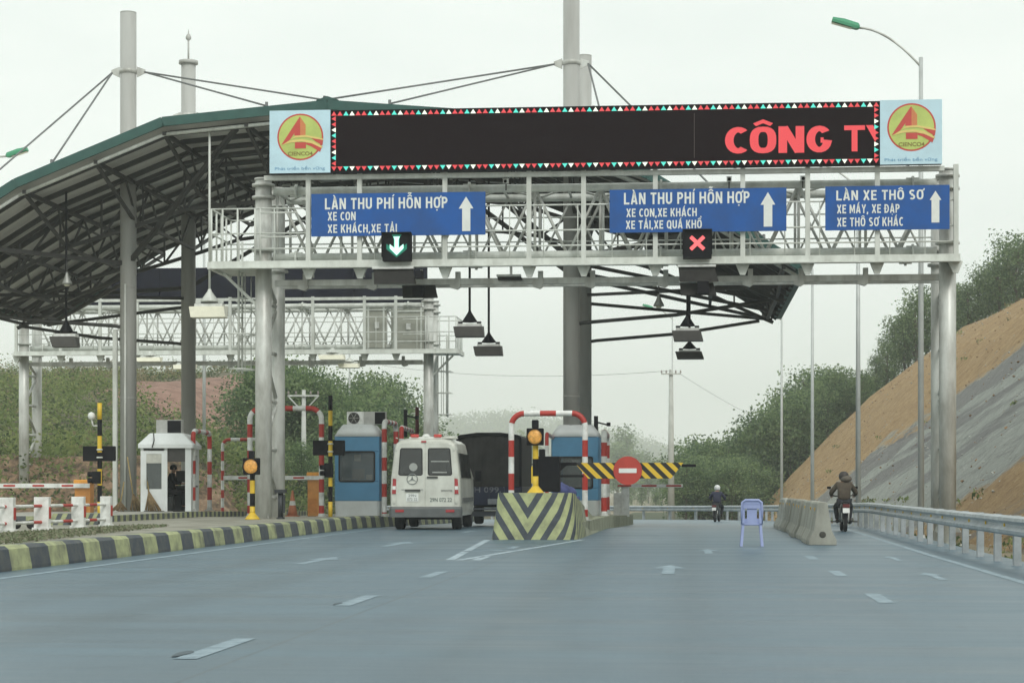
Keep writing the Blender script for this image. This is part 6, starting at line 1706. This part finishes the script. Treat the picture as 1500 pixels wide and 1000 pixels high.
    g.box(hd+f*0.085+Vector((0,0,-0.055)), (0.05,0.02,0.008)); g.build('eyes_and_mouth', M['black'], root)
    if helmet_m:
        g = MB(); r = 0.145
        g.lathe(hd+Vector((0,-0.01,0.015)), [(0.10,-0.10),(0.132,-0.07),(0.143,0.0),(0.135,0.06),(0.10,0.115),(0.05,0.14),(0.01,0.147)], 18); hm = g.build('helmet', helmet_m, root)
        g = MB(); g.loft([[tuple(hd+Vector((math.sin(R(a))*0.145, math.cos(R(a))*q, z))) for a in range(-60,61,20)] for q,z in ((0.145,0.04),(0.21,0.03))], cap=False); g.build('peak', helmet_m, hm)
    if hood:
        g = MB(); g.lathe(hd+Vector((0.06,-0.06,-0.06)), [(0.06,-0.09),(0.14,-0.06),(0.17,0.0),(0.13,0.07),(0.05,0.1)], 14); g.build('hood', hood, root)
    if hair:
        g = MB(); g.lathe(hd+Vector((0,-0.02,0.03)), [(0.105,-0.07),(0.115,0.0),(0.095,0.06),(0.04,0.095),(0.01,0.1)], 16); g.build('hair', M['black'], root)
    root.location = loc; root.rotation_euler = (0,0,rot); root.scale = (scale,)*3
    return root
RIDE = {'pelvis':(0,0,0.86),'spine':(0,0.03,1.05),'chest':(0,0.08,1.27),'neck':(0,0.11,1.43),'jaw':(0,0.14,1.50),'head':(0,0.145,1.565),'crown':(0,0.14,1.63),
 'shl':(-0.18,0.08,1.35),'shr':(0.18,0.08,1.35),'ell':(-0.35,0.20,1.12),'elr':(0.35,0.20,1.12),'wrl':(-0.33,0.44,1.04),'wrr':(0.33,0.44,1.04),'hal':(-0.32,0.52,1.03),'har':(0.32,0.52,1.03),
 'hipl':(-0.11,0.03,0.83),'hipr':(0.11,0.03,0.83),'knl':(-0.21,0.42,0.72),'knr':(0.21,0.42,0.72),'anl':(-0.17,0.26,0.34),'anr':(0.17,0.26,0.34),'tol':(-0.18,0.42,0.31),'tor':(0.18,0.42,0.31)}
def motorbike(label, col, plate=True):
    root = thing('motorbike', label, 'motorbike', (0,0,0), 'motorbikes in the motorbike lanes')
    for y in (-0.55,0.72):
        g = MB(); g.lathe((0,y,0.28),[(0.2,-0.045),(0.26,-0.045),(0.28,-0.02),(0.28,0.02),(0.26,0.045),(0.2,0.045)],24,axis='X'); wh = g.build('wheel', M['rubber'], root)
        g = MB(); g.lathe((0,y,0.28),[(0.2,-0.03),(0.05,-0.05),(0.05,0.05),(0.2,0.03)],18,axis='X'); g.build('rim', M['steel2'], wh)
    g = MB()
    def rg(y,hw,z0,z1): return [(hw,y,z0+0.04),(hw,y,z1-0.06),(hw*0.7,y,z1),(-hw*0.7,y,z1),(-hw,y,z1-0.06),(-hw,y,z0+0.04),(-hw*0.6,y,z0),(hw*0.6,y,z0)]
    g.loft([rg(-0.82,0.07,0.66,0.80),rg(-0.6,0.13,0.55,0.82),rg(-0.2,0.14,0.42,0.78),rg(0.15,0.11,0.32,0.62),rg(0.38,0.12,0.34,0.72),rg(0.52,0.13,0.5,1.0),rg(0.60,0.08,0.62,1.02)]); g.build('body', col, root)
    g = MB(); g.loft([rg(-0.72,0.10,0.78,0.84),rg(-0.3,0.15,0.76,0.85),rg(0.15,0.11,0.72,0.80)]); g.build('seat', M['rubber'], root)
    g = MB(); g.pipe([(-0.36,0.5,1.04),(-0.2,0.56,1.0),(0,0.58,1.0),(0.2,0.56,1.0),(0.36,0.5,1.04)],0.02,8); g.build('handlebar', M['dark'], root)
    for s in (-1,1):
        g = MB(); g.tube((s*0.27,0.54,1.02),(s*0.36,0.52,1.2),0.01,6); g.box((s*0.38,0.51,1.24),(0.11,0.03,0.07)); g.build('mirror', M['black'], root)
        g = MB(); g.tube((s*0.07,0.56,0.9),(s*0.07,0.72,0.28),0.025,8); g.build('fork', M['steel2'], root)
        g = MB(); g.tube((s*0.09,-0.55,0.28),(s*0.1,-0.45,0.62),0.022,8); g.build('shock_absorber', M['steel2'], root)
    g = MB(); g.pipe([(0.13,0.05,0.27),(0.15,-0.3,0.25),(0.17,-0.75,0.36)],0.045,10); g.build('exhaust', M['dark'], root)
    g = MB(); g.box((0,-0.86,0.735),(0.19,0.05,0.09)); g.build('tail_light', mat('tail_dim', (0.13,0.02,0.02), 0.4), root)
    g = MB(); g.box((0,-0.88,0.60),(0.19,0.012,0.14),rx=R(-12)); g.build('number_plate', M['white'], root)
    g = MB(); g.prism([(-0.06,-0.80,0.66),(0.06,-0.80,0.66),(0.05,-0.86,0.40),(-0.05,-0.86,0.40)],(0,0.02,0)); g.build('mudguard', M['black'], root)
    g = MB(); g.box((0.22,-0.1,0.28),(0.32,0.05,0.04)); g.box((-0.22,-0.1,0.28),(0.32,0.05,0.04)); g.build('foot_rest', M['dark'], root)
    return root
RY = 55.2; rx_ = gx(1236,RY)
mb1 = motorbike('dark motorbike with a white plate riding between barrier blocks and guardrail', mat('bike_black', (0.015,0.016,0.02), 0.3, coat=0.4)); mb1.location = (rx_,RY,0); mb1.scale = (0.97,)*3
person('rider in a brown padded jacket and dark cap seen from behind beside the guardrail', (rx_,RY-0.12,-0.02), 0, dict(RIDE), mat('jacket_brown', (0.085,0.068,0.05), 0.85, 0, 0.25, 8), mat('trousers_dark', (0.02,0.022,0.028), 0.85), mat('cap_dark', (0.045,0.038,0.035), 0.6), hood=mat('hood_brown', (0.12,0.105,0.085), 0.85), scale=0.97)
FY = 92.0; fx_ = gx(1050,FY)
mb2 = motorbike('smaller looking distant motorbike near the road bend', mat('bike_grey', (0.05,0.05,0.055), 0.35, coat=0.4)); mb2.location = (fx_,FY,rz(FY)); mb2.rotation_euler = (0,0,R(-9))
person('distant rider in dark blue jacket and white helmet seen from behind', (fx_,FY-0.1,rz(FY)-0.02), R(-9), dict(RIDE), mat('jacket_navy', (0.025,0.028,0.06), 0.8, 0, 0.2, 8), mat('trousers_dark', (0.02,0.022,0.028)), mat('helmet_white', (0.72,0.73,0.72), 0.3))
SIT = {'pelvis':(0,0,0.62),'spine':(0,0.02,0.82),'chest':(0,0.06,1.04),'neck':(0,0.09,1.20),'jaw':(0,0.12,1.27),'head':(0,0.125,1.335),'crown':(0,0.12,1.40),
 'shl':(-0.17,0.06,1.12),'shr':(0.17,0.06,1.12),'ell':(-0.26,0.16,0.88),'elr':(0.26,0.16,0.88),'wrl':(-0.18,0.38,0.86),'wrr':(0.18,0.38,0.86),'hal':(-0.16,0.46,0.86),'har':(0.16,0.46,0.86),
 'hipl':(-0.10,0.03,0.60),'hipr':(0.10,0.03,0.60),'knl':(-0.12,0.44,0.56),'knr':(0.12,0.44,0.56),'anl':(-0.12,0.40,0.14),'anr':(0.12,0.40,0.14),'tol':(-0.12,0.54,0.09),'tor':(0.12,0.54,0.09)}
Y = 61.3; bxp = gx(249,Y); zbp = P2Z+rz(Y)+0.02
st = thing('stool', 'dark stool under the attendant in the white booth', 'stool', (bxp,Y,zbp))
g = MB(); g.lathe((bxp,Y,zbp+0.45),[(0.17,0),(0.18,0.04),(0.16,0.06)],16); g.build('seat', M['black'], st)
for k in range(4): g = MB(); g.tube((bxp+0.12*math.cos(R(45+90*k)),Y+0.12*math.sin(R(45+90*k)),zbp+0.46),(bxp+0.16*math.cos(R(45+90*k)),Y+0.16*math.sin(R(45+90*k)),zbp),0.015,6); g.build('leg', M['dark'], st)
person('booth attendant in black clothes sitting inside the white booth, facing right', (bxp,Y,zbp), R(-80), dict(SIT), M['black'], M['black'], hair=True, scale=1.0)
# ---------------------------------------------------------------- blue plastic chair on the road
cm = mat('chair_lavender_plastic', (0.31,0.37,0.62), 0.45, 0, 0.06, 3)
CY = 41.0; cx_ = gx(1101,CY)
root = thing('plastic_chair', 'lavender blue plastic chair standing alone on the road', 'chair', (cx_,CY,0))
sw = 0.205
g = MB(); g.loft([[(a,b,z) for a,b in rrect(cx_,CY,2*sw+e,0.40+e,0.06)] for z,e in ((0.43,0.0),(0.445,0.03),(0.47,0.03),(0.475,0.0))], smooth=False); g.build('seat', cm, root)
for s,t in ((-1,-1),(1,-1),(-1,1),(1,1)):
    g = MB(); p = Vector((cx_+s*(sw-0.03),CY+t*0.17,0.45)); q = Vector((cx_+s*(sw+0.01),CY+t*0.22,0.0)); g.bar(p,q,0.05,0.055,up=(0,1,0)); g.build('leg', cm if not (s==1 and t==1) else cm, root)
yb = CY-0.19
g = MB()
path = [(cx_-sw+0.01,yb,0.46),(cx_-sw,yb-0.04,0.74),(cx_-sw+0.01,yb-0.055,0.90),(cx_-sw*0.65,yb-0.06,0.945),(cx_+sw*0.65,yb-0.06,0.945),(cx_+sw-0.01,yb-0.055,0.90),(cx_+sw,yb-0.04,0.74),(cx_+sw-0.01,yb,0.46)]
g.pipe(path, 0.028, 8)
g.loft([[(cx_-sw+0.05,yb-0.06,0.86),(cx_+sw-0.05,yb-0.06,0.86),(cx_+sw-0.05,yb-0.035,0.86),(cx_-sw+0.05,yb-0.035,0.86)],[(cx_-sw*0.75,yb-0.065,0.935),(cx_+sw*0.75,yb-0.065,0.935),(cx_+sw*0.75,yb-0.045,0.935),(cx_-sw*0.75,yb-0.045,0.935)]],smooth=False)
g.box((cx_,yb-0.02,0.66),(0.20,0.02,0.44)); g.box((cx_,yb-0.045,0.84),(2*sw-0.02,0.02,0.13)); g.box((cx_,yb-0.005,0.52),(2*sw-0.02,0.02,0.10))
for s in (-1,1): g.box((cx_+s*(sw-0.035),yb-0.03,0.68),(0.05,0.022,0.42))
g.build('backrest', cm, root)

# ---------------------------------------------------------------- air
g = MB(); g.box((-330, 1130, 49.5), (1400, 2280, 130))
hz = bpy.data.materials.new('pale_air'); hz.use_nodes = True
n = hz.node_tree.nodes; n.remove(n["Principled BSDF"])
pv = n.new("ShaderNodeVolumePrincipled"); pv.inputs["Density"].default_value = 0.0006; pv.inputs["Color"].default_value = (0.93,0.97,0.95,1); pv.inputs["Anisotropy"].default_value = 0.1
hz.node_tree.links.new(pv.outputs[0], n["Material Output"].inputs["Volume"])
o = g.build('haze', hz); o['kind'] = 'stuff'; o['label'] = 'pale damp haze over the whole toll plaza'
